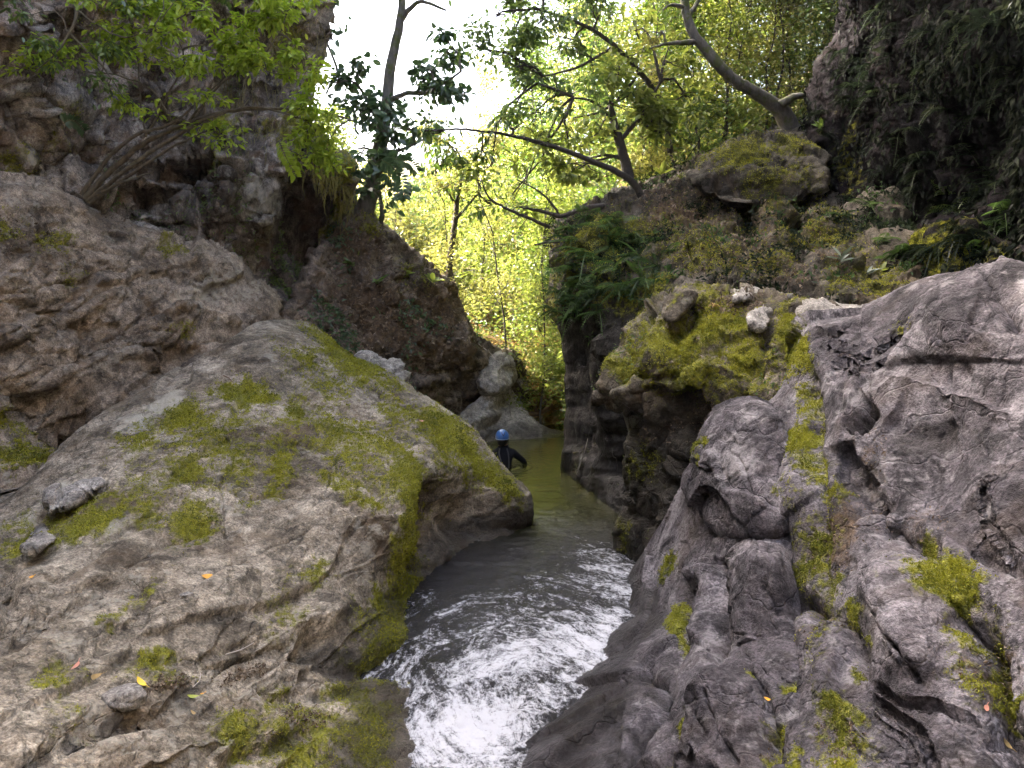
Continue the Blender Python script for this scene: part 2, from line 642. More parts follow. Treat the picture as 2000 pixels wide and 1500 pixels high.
def hit(px, py, only=None):
    """the rock surface seen at a photo pixel: place, normal"""
    r = ray(px, py)
    best = None
    for R in ROCKS:
        if only and R['name'] not in only:
            continue
        loc, nr, i, dd = R['bvh'].ray_cast(Vector(CAM), r)
        if loc is not None and (best is None or dd < best[2]):
            best = (np.array(loc), np.array(nr) if nr.dot(r) < 0 else -np.array(nr), dd)
    return best


# ------------------------------------------------------------------ tubes, leaves
def tube_arrays(paths, sides=6):
    """paths: list of (pts (n,3), radii (n,)) -> verts, quads"""
    VV, FF = [], []
    base = 0
    ang = np.linspace(0, 2 * np.pi, sides, endpoint=False)
    for pts, rad in paths:
        pts = np.asarray(pts, float)
        rad = np.broadcast_to(np.asarray(rad, float), (len(pts),))
        tg = np.gradient(pts, axis=0)
        tg /= np.maximum(np.linalg.norm(tg, axis=1, keepdims=True), 1e-9)
        ref = np.array([0.31, 0.87, 0.13])
        e1 = np.cross(tg, ref)
        e1 /= np.maximum(np.linalg.norm(e1, axis=1, keepdims=True), 1e-6)
        e2 = np.cross(tg, e1)
        ring = pts[:, None] + rad[:, None, None] * (np.cos(ang)[None, :, None] * e1[:, None] + np.sin(ang)[None, :, None] * e2[:, None])
        n = len(pts)
        VV.append(ring.reshape(-1, 3))
        ii = (np.arange(n - 1)[:, None] * sides + np.arange(sides)[None]) + base
        jj = (np.arange(n - 1)[:, None] * sides + (np.arange(sides) + 1)[None] % sides) + base
        FF.append(np.stack([ii, jj, jj + sides, ii + sides], -1).reshape(-1, 4))
        # end cap
        c = len(ring.reshape(-1, 3))
        VV.append(pts[-1:] + tg[-1:] * rad[-1])
        last = base + (n - 1) * sides + np.arange(sides)
        FF.append(np.stack([last, base + (n - 1) * sides + (np.arange(sides) + 1) % sides, np.full(sides, base + c), np.full(sides, base + c)], 1)[:, :4])
        base += c + 1
    V = np.concatenate(VV)
    F = np.concatenate(FF)
    tri = F[:, 2] == F[:, 3]
    return V, [F[~tri], F[tri][:, :3]]


def tube_obj(name, paths, mat, parent=None, sides=6, origin=None):
    V, F = tube_arrays(paths, sides)
    if origin is None and parent is not None:
        origin = np.array(parent.location)
    return mesh_fast(name, V, F, mat, parent, None, True, origin)


def unit(v):
    return v / np.maximum(np.linalg.norm(v, axis=-1, keepdims=True), 1e-9)


def leaf_arrays(c, ax, nr, ln, wd, shape='broad', bend=0.15):
    """c base (n,3), ax axis, nr normal, ln lengths, wd widths"""
    n = len(c)
    ax = unit(ax)
    sd_ = unit(np.cross(ax, nr))
    nr = np.cross(sd_, ax)
    ln = np.broadcast_to(ln, (n,))[:, None]
    wd = np.broadcast_to(wd, (n,))[:, None]
    if shape == 'broad':
        prof = [(0.0, 0, 0), (0.3, 0.42, -0.05), (0.7, 0.40, -0.15), (1.0, 0, -0.35), (0.7, -0.40, -0.15), (0.3, -0.42, -0.05)]
        fc = np.array([[0, 1, 2, 3], [0, 3, 4, 5]])
    else:
        prof = [(0.0, 0, 0), (0.45, 0.5, 0.0), (1.0, 0, -0.2), (0.45, -0.5, 0.0)]
        fc = np.array([[0, 1, 2, 3]])
    k = len(prof)
    V = np.stack([c + ax * ln * a + sd_ * wd * b + nr * ln * cc * bend * 3 + nr * wd * abs(b) * 0.35 for a, b, cc in prof], 1)
    F = (np.arange(n)[:, None, None] * k + fc[None]).reshape(-1, 4)
    return V.reshape(-1, 3), F, k


def leaves_obj(name, c, ax, nr, ln, wd, mat, parent=None, shape='broad', tint=None):
    V, F, k = leaf_arrays(c, ax, nr, ln, wd, shape)
    r = rng.random(len(c)) if tint is None else tint
    org = np.array(parent.location) if parent is not None else None
    return mesh_fast(name, V, F, mat, parent, {'rnd': np.repeat(r, k)}, shape == 'broad', org)


def rand_unit(n):
    return unit(rng.normal(size=(n, 3)))


def cloud(px, py, d, rx, ry, n, depth=None, clumps=0, flat=0.8):
    """n points filling an uneven crown volume round a place; radii in pixels at that distance"""
    cen = P(px, py, d)
    a, b = rx * d / FPX, ry * d / FPX
    dd = depth if depth else 0.8 * a
    if clumps <= 0:
        clumps = max(4, n // 120)
    cc = rand_unit(clumps) * (rng.random((clumps, 1)) ** 0.45)
    w = rng.random(clumps) ** 1.5 + 0.15
    idx = rng.choice(clumps, n, p=w / w.sum())
    cr = (0.16 + 0.2 * rng.random(clumps)) * (6.0 / (6 + clumps * 0.25)) ** 0.3
    q = cc[idx] + rng.normal(size=(n, 3)) * cr[idx][:, None] * np.array([1, 1, flat]) * 0.75
    return cen + q * np.array([a, dd, b]), cen + cc * np.array([a, dd, b]), idx

# ================================================================== materials
M_LEFT = rock_mat('boulder_stone', (0.085, 0.07, 0.05), (0.215, 0.184, 0.138), (0.40, 0.352, 0.275), stretch=(1, 1, 1.6), stain_amt=0.5, stain=(0.13, 0.085, 0.045), blotch=0.65)
M_LEFT2 = rock_mat('slab_stone', (0.10, 0.08, 0.06), (0.22, 0.18, 0.135), (0.36, 0.3, 0.23), stain=(0.2, 0.125, 0.06), stain_amt=0.55, lichen_amt=0.45)
M_CLIFF = rock_mat('cliff_stone', (0.06, 0.05, 0.04), (0.17, 0.145, 0.12), (0.34, 0.3, 0.25), stain=(0.22, 0.12, 0.05), stain_amt=0.4, lichen_amt=0.6, stretch=(1, 1, 0.6), blotch=0.75)
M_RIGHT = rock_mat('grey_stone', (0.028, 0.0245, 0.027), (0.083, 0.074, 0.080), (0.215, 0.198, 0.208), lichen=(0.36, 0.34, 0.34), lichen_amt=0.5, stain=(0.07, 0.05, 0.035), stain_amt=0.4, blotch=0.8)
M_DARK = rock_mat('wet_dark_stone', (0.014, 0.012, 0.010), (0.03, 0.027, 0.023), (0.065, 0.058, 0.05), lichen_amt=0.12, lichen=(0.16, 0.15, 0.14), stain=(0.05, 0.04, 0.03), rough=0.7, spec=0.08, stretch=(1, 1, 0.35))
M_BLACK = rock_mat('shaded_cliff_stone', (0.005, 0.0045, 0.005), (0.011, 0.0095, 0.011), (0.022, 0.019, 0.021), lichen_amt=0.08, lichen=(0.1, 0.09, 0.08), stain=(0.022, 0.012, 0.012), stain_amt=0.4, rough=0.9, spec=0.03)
M_MID = rock_mat('ledge_stone', (0.04, 0.034, 0.025), (0.10, 0.085, 0.062), (0.21, 0.18, 0.135), lichen_amt=0.4)
M_SLOPE = rock_mat('slope_stone', (0.018, 0.016, 0.012), (0.05, 0.043, 0.032), (0.125, 0.11, 0.085), lichen_amt=0.25, lichen=(0.2, 0.185, 0.15), moss_lo=(0.02, 0.025, 0.006), moss_hi=(0.15, 0.15, 0.014))
M_SOIL = rock_mat('earth', (0.035, 0.027, 0.02), (0.10, 0.08, 0.06), (0.25, 0.2, 0.155), lichen=(0.4, 0.34, 0.28), lichen_amt=0.35, stain=(0.18, 0.1, 0.05))
M_PALE = rock_mat('pale_stone', (0.2, 0.185, 0.165), (0.3, 0.28, 0.25), (0.42, 0.395, 0.355), lichen_amt=0.3, stain_amt=0.2)

# ================================================================== rocks
# --- the big sloping boulder at lower left
left_ol = [(-800, 1060), (-450, 1050), (-180, 1035), (-60, 1000), (0, 985), (70, 925), (130, 872), (210, 815), (300, 762), (370, 712), (430, 682), (475, 650), (520, 628), (560, 628), (600, 636),
           (640, 664), (680, 698), (760, 735), (850, 790), (900, 825), (945, 865), (990, 915), (1028, 955), (1036, 1000), (1030, 1060), (960, 1115), (905, 1160), (875, 1200),
           (866, 1240), (858, 1300), (846, 1380), (846, 1450), (862, 1540), (900, 1680), (400, 1780), (-180, 1780), (-800, 1780)]
left_ct = [(852, 1300, 5.72), (842, 1400, 4.86), (848, 1500, 4.36), (862, 1195, 6.95), (-800, 1060, 4.3), (-450, 1050, 4.8), (-800, 1500, 2.3), (-800, 1750, 1.8), (1030, 1050, 8.7), (1034, 965, 8.9), (990, 915, 9.0), (945, 865, 9.3), (850, 790, 9.7), (740, 735, 9.9), (680, 700, 10.1), (590, 634, 10.3), (520, 630, 9.8),
           (430, 684, 8.9), (300, 762, 8.1), (130, 872, 7.1), (0, 985, 6.1), (-150, 1040, 5.4),
           (820, 1172, 6.8), (808, 1300, 5.55), (795, 1400, 4.64), (800, 1500, 4.12), (835, 1000, 7.05), (840, 925, 7.5), (872, 1000, 8.2), (880, 1130, 7.6), (960, 1085, 8.2), (950, 980, 8.6),
           (815, 1090, 6.75), (760, 1100, 6.2), (760, 1250, 5.5), (700, 1300, 4.95), (600, 1500, 3.6), (300, 1500, 3.0), (0, 1500, 2.65), (-150, 1500, 2.5),
           (0, 1250, 3.75), (300, 1250, 4.05), (500, 1250, 4.45), (650, 1180, 5.3), (600, 1000, 6.3), (700, 900, 7.2), (800, 880, 8.0), (650, 800, 8.2), (500, 800, 7.5), (400, 900, 6.6), (200, 950, 6.1),
           (200, 1100, 4.95), (450, 1100, 5.35), (0, 1100, 5.0), (0, 1760, 2.0), (600, 1760, 2.7), (850, 1680, 3.5), (560, 700, 9.0), (460, 740, 8.3)]
left_moss = [(430, 880, 230, 110, -10, .6), (720, 880, 190, 90, 30, .65), (600, 1420, 190, 90, 0, .6), (150, 1010, 190, 60, -15, .55), (880, 880, 150, 50, 38, .6), (740, 1250, 70, 130, 0, .5), (330, 1300, 160, 50, -10, .3), (620, 730, 120, 50, 30, .5), (470, 765, 80, 30, 5, 1.05), (360, 815, 60, 30, -20, .9), (400, 850, 120, 60, 10, .7), (280, 870, 60, 45, -30, .75), (370, 925, 55, 30, -10, 1.0), (575, 800, 28, 32, 0, .95), (545, 920, 30, 75, 10, .85),
             (690, 705, 115, 36, 38, 1.2), (600, 700, 35, 30, 0, .65), (780, 800, 120, 36, 35, .62), (870, 850, 110, 36, 35, 1.1), (960, 930, 85, 30, 42, 1.0), (790, 930, 55, 60, 60, 1.0), (820, 1000, 32, 110, -5, 1.6),
             (806, 1150, 34, 105, -5, 1.5), (775, 1260, 52, 80, 0, 1.3), (690, 965, 95, 26, 20, .85), (740, 870, 70, 42, 30, .7), (60, 1060, 85, 26, -15, .95), (170, 1030, 105, 27, -20, 1.0), (235, 985, 50, 30, 0, .75),
             (370, 1030, 62, 45, -30, .9), (290, 1015, 40, 30, 0, .65), (110, 1330, 64, 32, 10, .8), (310, 1285, 52, 27, 0, .85), (470, 1420, 62, 50, 30, .9), (540, 1370, 62, 40, -30, .7), (600, 1460, 105, 55, 0, .8),
             (720, 1430, 62, 85, 0, .9), (700, 1340, 55, 42, 0, .75), (270, 1170, 70, 13, -35, .6), (600, 1130, 60, 30, -20, .6), (560, 1195, 60, 40, 0, .6), (745, 1185, 30, 55, 0, .8), (140, 1400, 60, 30, 0, .5),
             (900, 900, 60, 30, 40, .7), (640, 1420, 80, 60, 0, .6), (210, 1210, 60, 16, -30, .45), (480, 985, 40, 20, -20, .5)]
left_strokes = [('c', 11, .07, [(-20, 1275), (120, 1195), (230, 1125), (330, 1065), (430, 1030)]), ('c', 9, .05, [(80, 1150), (200, 1080), (330, 1000)]),
                ('v', 8, .06, [(200, 1230), (330, 1180), (470, 1110), (560, 1060), (640, 1030)]), ('s', 60, .07, [(500, 1120), (420, 1150), (330, 1200), (240, 1260)]),
                ('c', 30, .17, [(585, 1240), (640, 1262), (700, 1285), (800, 1295)]), ('c', 12, .09, [(300, 1285), (400, 1278), (480, 1258), (590, 1238)]),
                ('c', 14, .07, [(40, 1510), (150, 1432), (225, 1402), (330, 1385), (400, 1330), (460, 1275), (520, 1235)]), ('c', 22, .16, [(852, 930), (852, 1030), (832, 1130)]),
                ('s', 50, .08, [(700, 1000), (640, 1030), (580, 1075), (560, 1110)]), ('v', 9, .06, [(560, 870), (640, 900), (720, 960), (800, 1000)]), ('v', 7, .05, [(590, 780), (640, 850), (650, 930), (600, 1010)]),
                ('s', 40, .06, [(560, 760), (620, 790), (700, 800), (780, 850), (850, 900)]), ('v', 7, .05, [(330, 930), (420, 960), (520, 980), (600, 970)]), ('s', 35, .06, [(440, 940), (380, 965), (300, 980), (220, 1000)]),
                ('c', 14, .08, [(60, 1010), (110, 1000), (170, 960), (220, 950)]), ('v', 6, .04, [(430, 830), (450, 900), (430, 980), (450, 1060)]), ('s', 45, .07, [(480, 1440), (400, 1450), (300, 1490), (220, 1540)]),
                ('c', 10, .06, [(500, 1330), (570, 1350), (650, 1330), (720, 1350)]), ('c', 16, .09, [(420, 1500), (480, 1450), (560, 1440), (640, 1400)]), ('s', 50, .05, [(1020, 960), (950, 950), (880, 960), (850, 1000)]),
                ('v', 7, .05, [(700, 740), (760, 790), (850, 830), (930, 900)]), ('s', 30, .05, [(640, 690), (720, 760), (760, 790)]), ('c', 18, .12, [(0, 1110), (20, 1180), (-10, 1260)]),
                ('c', 18, .10, [(870, 1010), (930, 1040), (1000, 1030), (1040, 1050)])]
boulder_l = rock('mossy_boulder', left_ol, left_ct, M_LEFT, 2.7, 45, 60, left_strokes,
                 bumps=[(640, 1190, 60, 30, -20, .10), (430, 1150, 90, 40, -25, .06), (130, 1240, 120, 45, -25, .08), (60, 1170, 40, 50, 0, .08), (520, 720, 90, 40, -20, .07), (640, 1000, 70, 50, -30, .08), (590, 1430, 60, 40, 0, .08), (620, 1230, 40, 16, 10, -.12)],
                 lump=(0.6, 0.10), rid=0.1, facet=[(0.9, 0.07, 1.0), (3.0, 0.015, 1.0), (7.5, 0.008, 1.0), (16, 0.004, 1.0)], cracks=[(1.7, 0.022), (5.0, 0.012)], fine=(14, 0.009), bed=(100, 1260, 480, 1080, 2.8), moss=left_moss,
                 pale=[(270, 830, 60, 30, -30, .8), (330, 790, 60, 22, -30, .9), (120, 960, 60, 30, 0, .7), (60, 1010, 60, 22, -20, .6), (230, 1035, 60, 25, -20, .6), (70, 1060, 40, 20, -20, .7), (190, 1150, 60, 20, -15, .4), (430, 1420, 90, 40, -20, .35), (520, 640, 70, 20, 0, .5), (530, 770, 60, 20, 0, .45)],
                 wet=[(240, 1400, 70, 22, -20, .8), (150, 1440, 60, 16, -35, .9), (60, 1500, 70, 24, -35, 1.0), (390, 1335, 60, 15, -40, .7), (470, 1262, 60, 12, -25, .8), (570, 1440, 60, 30, -20, .7), (660, 1260, 80, 30, 10, .9), (690, 1200, 60, 40, 0, .5), (940, 1060, 110, 50, -15, .8)],
                 soil=[(480, 1300, 70, 22, -20, .6), (330, 1330, 60, 22, -20, .5), (600, 1390, 70, 30, 0, .5)], wet_z=0.1, seed=1)
tag(boulder_l, 'broad sloping grey boulder with yellow-green moss patches filling the lower left', 'boulder')

# --- the second slab, mid left
slab = rock('rock_slab', [(-800, 280), (-500, 290), (-200, 300), (-60, 318), (0, 335), (70, 350), (150, 388), (250, 440), (350, 468), (400, 490), (450, 505), (505, 545), (540, 590), (536, 640), (480, 700), (400, 760), (250, 880), (100, 960), (-60, 1060), (-200, 1080), (-800, 1150)],
            [(-750, 300, 6.6), (-450, 310, 7.6), (-750, 1100, 5.0), (-750, 700, 5.8), (-150, 320, 8.6), (0, 350, 9.2), (150, 395, 9.8), (250, 445, 10.3), (400, 495, 11.0), (520, 560, 11.4), (535, 610, 11.2), (430, 690, 9.9), (300, 770, 9.1), (130, 880, 8.2), (0, 960, 7.4), (-150, 1040, 6.6), (0, 600, 8.2), (200, 600, 9.4), (350, 560, 10.2), (400, 620, 10.3),
             (0, 800, 7.8), (200, 740, 9.0), (60, 880, 7.9)], M_LEFT2, 3.2, 40, 60,
            strokes=[('s', 45, .16, [(480, 620), (410, 610), (350, 605), (310, 620), (250, 660)]), ('c', 18, .22, [(540, 640), (470, 655), (400, 660), (330, 700), (260, 730)]), ('c', 40, .55, [(130, 870), (160, 830), (210, 800)]), ('s', 60, .12, [(330, 680), (250, 690), (170, 700), (60, 760)]),
                     ('c', 16, .14, [(-20, 690), (70, 670), (130, 640), (180, 650)]), ('v', 8, .08, [(0, 570), (120, 560), (260, 520), (400, 545)]), ('s', 40, .09, [(250, 560), (180, 590), (90, 640), (0, 660)]), ('v', 8, .07, [(240, 545), (290, 600), (330, 640)]), ('c', 26, .3, [(20, 800), (70, 780), (110, 800)]),
                     ('v', 8, .08, [(60, 440), (180, 490), (300, 510), (420, 560)])],
            lump=(0.8, 0.14), facet=[(1.5, 0.11, 1.1), (3.6, 0.05, 1.1), (8, 0.018, 1.0)], cracks=[(2.2, 0.035), (5, 0.015)], fine=(6, 0.018), bed=(60, 720, 420, 560, 2.2),
            moss=[(40, 900, 120, 40, 0, .9), (110, 470, 40, 30, 0, .6), (330, 480, 50, 20, 20, .5), (20, 820, 60, 40, 0, .6), (140, 540, 40, 25, 0, .5), (360, 650, 40, 15, 0, .5), (0, 450, 60, 60, 0, .4)],
            pale=[(400, 570, 120, 40, -20, .55), (230, 700, 120, 40, -20, .5), (480, 570, 60, 40, 0, .5), (130, 590, 60, 25, -10, .4)], soil=[(60, 480, 130, 60, 20, .55), (230, 420, 70, 30, 30, .4)], seed=2)
tag(slab, 'layered tan rock slab rising behind the sloping mossy boulder on the left', 'rock slab')

# --- left cliff
cliff_l = rock('cliff_left', [(-250, -1100), (200, -1100), (560, -1050), (640, -700), (655, -300), (650, -60), (642, 0), (628, 60), (622, 115), (606, 165), (604, 215), (632, 270), (668, 315), (700, 370), (706, 420), (694, 470), (700, 520), (672, 560), (600, 610), (560, 660), (450, 640), (300, 560), (100, 480), (-250, 460)],
               [(-200, -1000, 8.5), (200, -1000, 10.0), (550, -1000, 12.5), (640, -400, 13.0), (640, 0, 13.2), (620, 120, 13.1), (605, 200, 12.8), (640, 290, 12.6), (695, 400, 13.2), (690, 500, 13.6), (600, 600, 12.6), (560, 640, 12.2), (500, 450, 12.0), (560, 330, 12.0), (420, 480, 11.9), (540, 0, 12.6), (480, 200, 12.3),
                (300, 0, 11.2), (300, 250, 11.5), (100, 100, 10.2), (0, 0, 9.4), (0, 300, 9.6), (-200, 200, 8.6), (150, 350, 10.3), (300, 430, 11.4), (600, 480, 13.6)], M_CLIFF, 3.4, 36, 55,
               strokes=[('c', 50, 1.3, [(620, 400), (640, 450), (632, 520)]), ('c', 44, 0.9, [(375, 300), (380, 330), (378, 360)]), ('c', 30, .6, [(300, 360), (300, 390), (310, 410)]), ('c', 26, .5, [(165, 270), (175, 310), (190, 330)]), ('s', 60, .25, [(480, 560), (440, 470), (460, 380), (480, 290), (490, 200)]),
                        ('v', 12, .2, [(250, 420), (330, 445), (420, 440), (480, 430)]), ('c', 24, .35, [(60, 100), (120, 130), (200, 120), (260, 160)]), ('c', 30, .4, [(20, 180), (60, 280), (110, 340)]), ('s', 80, .3, [(60, 330), (80, 240), (40, 120), (30, 0)]), ('c', 26, .35, [(460, 20), (440, 130), (470, 240)]),
                        ('s', 60, .3, [(610, 240), (560, 160), (540, 60), (550, -40)]), ('c', 22, .3, [(560, 400), (600, 380), (650, 390)]), ('v', 10, .15, [(330, 50), (300, 150), (340, 250)]), ('c', 30, .35, [(300, 30), (380, 60), (420, 30)])],
               lump=(0.6, 0.30), facet=[(0.9, 0.28, 1.1), (2.2, 0.13, 1.1), (5.0, 0.05, 1.1)], cracks=[(1.6, 0.06), (4, 0.03)], fine=(4, 0.03), bed=(560, 60, 560, 300, 1.6),
               moss=[(670, 340, 40, 40, 40, .9), (640, 290, 40, 30, 30, .8), (560, 260, 60, 40, 0, .6), (560, 90, 60, 120, 0, .55), (250, 60, 160, 80, 0, .35), (690, 430, 20, 60, 0, .9), (440, 260, 40, 80, 0, .5), (120, 230, 50, 90, 0, .35), (30, 320, 60, 50, 0, .4)],
               pale=[(500, 380, 60, 90, 0, .6), (440, 520, 60, 60, 0, .4), (90, 30, 60, 40, 0, .3), (150, 190, 50, 40, 0, .3)], soil=[(70, 180, 26, 30, 0, .5), (360, 480, 60, 20, 10, .4), (430, 350, 20, 30, 0, .6)], seed=3)
tag(cliff_l, kind='structure')

# --- earth bank between the cliff and the pool
bank = rock('earth_bank', [(640, 470), (690, 430), (720, 415), (760, 455), (830, 515), (885, 565), (905, 620), (935, 668), (970, 684), (1002, 694), (1016, 730), (1020, 780), (1000, 860), (940, 900), (860, 880), (700, 760), (560, 660), (560, 610), (590, 540)],
            [(640, 480, 13.2), (720, 420, 14.0), (830, 515, 14.8), (895, 590, 15.2), (940, 670, 15.4), (1000, 700, 16.6), (1015, 780, 16.6), (990, 850, 16.8), (900, 870, 15.9), (600, 610, 12.0), (640, 690, 11.8), (760, 640, 13.2), (800, 760, 13.3), (880, 760, 14.9), (720, 540, 13.6), (900, 690, 14.4)], M_SOIL, 2.7, 22, 40,
            strokes=[('s', 30, .25, [(905, 725), (850, 730), (800, 740), (740, 730)]), ('s', 40, .3, [(990, 700), (940, 730), (880, 760), (850, 800)]), ('c', 16, .25, [(880, 780), (920, 770), (960, 740)]), ('c', 20, .2, [(640, 560), (700, 600), (720, 660)])],
            lump=(0.9, 0.22), facet=[(1.8, 0.13, 1.0), (4.5, 0.07, 1.0), (10, 0.03, 1.0)], cracks=[(4, 0.03)], fine=(7, 0.03), soil=[(760, 620, 160, 90, 30, .9), (850, 600, 80, 80, 40, .9), (690, 480, 60, 60, 0, .8), (880, 700, 60, 40, 0, .6)],
            moss=[(720, 440, 40, 30, 30, .5), (800, 530, 70, 30, 40, .4)], pale=[(960, 720, 50, 40, 0, .7), (720, 670, 60, 40, 0, .3), (700, 520, 40, 30, 0, .3), (880, 780, 60, 40, 0, .5)], seed=4)
tag(bank, kind='structure')
ledge_stones = []
for k, (ol, ct, lab) in enumerate([
    ([(690, 700), (720, 690), (770, 705), (795, 730), (780, 760), (720, 760), (680, 730)], [(690, 715, 11.4), (790, 740, 11.6), (730, 695, 11.9), (740, 760, 11.2)], 'pale knobbly rock wedged between the sloping boulder and the earth bank'),
    ([(935, 735), (950, 705), (975, 692), (998, 700), (1005, 735), (985, 765), (945, 765)], [(940, 740, 15.0), (975, 695, 15.6), (1000, 740, 15.5), (960, 765, 14.9)], 'small pale rock at the foot of the earth bank above the waterline rock')]):
    o = rock('ledge_rock', ol, ct, M_PALE, 2.7, 22, 30, lump=(1.5, .12), facet=[(2.2, .12, 1), (5, .05, 1)], fine=(8, .02), seed=40 + k)
    tag(o, lab, 'rock')

# --- smooth grey rock at the far waterline
wrock = rock('waterline_rock', [(890, 850), (900, 810), (930, 785), (960, 762), (990, 752), (1012, 782), (1040, 818), (1070, 840), (1110, 850), (1120, 880), (1060, 905), (940, 920), (890, 900)],
             [(895, 850, 14.2), (960, 765, 15.4), (1000, 770, 16.0), (1060, 858, 15.1), (960, 862, 14.85), (1110, 858, 15.3), (1010, 820, 15.5), (930, 800, 14.9), (960, 910, 13.9)], M_PALE, 2.7, 18, 36,
             strokes=[('s', 22, .14, [(1000, 800), (950, 805), (905, 830)]), ('c', 10, .08, [(905, 850), (950, 840), (985, 800)])], lump=(1.1, 0.12), facet=[(1.6, 0.06, 1.0)], fine=(5, 0.012), wet_z=0.05, seed=5, moss=[(1090, 850, 40, 10, 0, .8)])
tag(wrock, 'smooth pale grey rock sloping into the far end of the pool behind the person', 'rock')

# --- right foreground boulder
right_ol = [(1535, 690), (1545, 650), (1572, 620), (1640, 607), (1700, 600), (1760, 570), (1800, 550), (1850, 535), (1920, 525), (2000, 530), (2180, 555), (2450, 620), (2800, 680), (2900, 1100), (2900, 1780), (900, 1780), (945, 1620), (1000, 1510), (1070, 1395), (1135, 1300), (1180, 1215), (1222, 1125),
            (1285, 1020), (1335, 930), (1380, 850), (1440, 800), (1510, 770)]
right_ct = [(1000, 1500, 4.4), (1090, 1385, 4.95), (1155, 1285, 5.7), (1200, 1200, 6.45), (930, 1680, 3.85), (2450, 620, 3.8), (2800, 680, 3.3), (2800, 1200, 2.3), (2800, 1750, 1.7), (2450, 1300, 2.35), (1085, 1500, 4.0), (1150, 1385, 4.62), (1208, 1285, 5.35), (1242, 1200, 6.3), (1275, 1120, 6.4), (1330, 1000, 6.35), (1360, 900, 6.3), (1420, 820, 6.25), (1530, 760, 5.9), (1545, 670, 6.0), (1580, 625, 6.0), (1700, 602, 5.8), (1850, 540, 5.2), (2000, 532, 4.6), (2150, 560, 4.2),
            (1600, 750, 5.25), (1800, 700, 4.75), (1700, 900, 4.4), (1950, 720, 4.2), (2000, 900, 3.7), (1850, 930, 4.15), (1560, 900, 5.0), (1450, 900, 5.7), (1400, 1100, 5.15), (1300, 1300, 4.6), (1500, 1150, 4.5), (1500, 1300, 3.85), (1650, 1150, 4.0), (1800, 1100, 3.6), (1800, 1300, 3.1), (2000, 1150, 3.1),
            (2000, 1300, 2.8), (1500, 1500, 3.15), (1800, 1500, 2.65), (2000, 1500, 2.4), (1300, 1500, 3.65), (1180, 1500, 3.75), (1060, 1700, 3.3), (1500, 1750, 2.5), (2000, 1750, 1.95), (2200, 1300, 2.5)]
right_strokes = [('c', 17, .26, [(1648, 828), (1672, 802), (1698, 780)]), ('c', 40, .07, [(1735, 805), (1800, 845), (1870, 830)]), ('s', 60, .05, [(1985, 800), (1900, 775), (1800, 748), (1730, 742), (1660, 800)]),
                 ('c', 12, .08, [(1925, 540), (1948, 585), (2000, 650)]), ('c', 14, .10, [(1562, 690), (1570, 800), (1588, 950), (1600, 1060), (1618, 1190), (1670, 1230), (1680, 1330)]), ('c', 18, .14, [(1398, 1080), (1410, 1140), (1414, 1215), (1390, 1290)]), ('c', 14, .17, [(1517, 1005), (1526, 1150), (1552, 1275), (1524, 1345)]),
                 ('c', 16, .22, [(1540, 1148), (1588, 1185), (1590, 1232)]), ('c', 12, .14, [(1430, 1200), (1396, 1290), (1384, 1360), (1342, 1448), (1310, 1510)]), ('v', 11, .12, [(1452, 1270), (1496, 1362), (1500, 1420)]), ('v', 9, .08, [(1422, 1395), (1434, 1458), (1458, 1500)]), ('c', 15, .12, [(1494, 1370), (1506, 1440), (1512, 1520)]),
                 ('v', 12, .09, [(1895, 1376), (1825, 1368), (1737, 1354), (1695, 1325)]), ('c', 26, .24, [(1846, 1167), (1902, 1222), (1925, 1330), (1950, 1430), (2010, 1480)]), ('c', 24, .13, [(1740, 1000), (1780, 1060), (1850, 1070)]), ('c', 16, .12, [(1900, 1060), (1960, 1090), (2020, 1085)]),
                 ('v', 9, .08, [(1690, 1350), (1780, 1420), (1840, 1520)]), ('v', 10, .08, [(1700, 1130), (1740, 1230), (1800, 1330)]), ('c', 20, .13, [(1240, 1290), (1290, 1340), (1270, 1420), (1200, 1500)]), ('c', 14, .12, [(1330, 1110), (1350, 1200), (1310, 1300), (1270, 1370)]), ('r', 40, .12, [(1360, 1100), (1380, 1180), (1350, 1260)]),
                 ('r', 40, .10, [(1740, 1120), (1770, 1220), (1790, 1320)]), ('r', 50, .12, [(1450, 1340), (1400, 1430), (1370, 1520)]), ('v', 8, .06, [(1620, 690), (1700, 680), (1790, 640)]), ('v', 6, .04, [(1640, 720), (1760, 690), (1860, 620), (1930, 560)]), ('v', 5, .035, [(1600, 660), (1720, 660), (1820, 600)]), ('v', 5, .03, [(1720, 1130), (1760, 1210), (1740, 1310)]), ('v', 5, .03, [(1690, 1380), (1760, 1450), (1780, 1520)]), ('v', 5, .03, [(1960, 930), (1930, 1010), (1960, 1080)]), ('s', 40, .06, [(1700, 1440), (1650, 1380), (1640, 1300), (1690, 1240)]),
                 ('c', 22, .14, [(1620, 860), (1650, 930), (1700, 980), (1720, 1060)]), ('v', 9, .07, [(1580, 640), (1640, 640), (1700, 620)])]
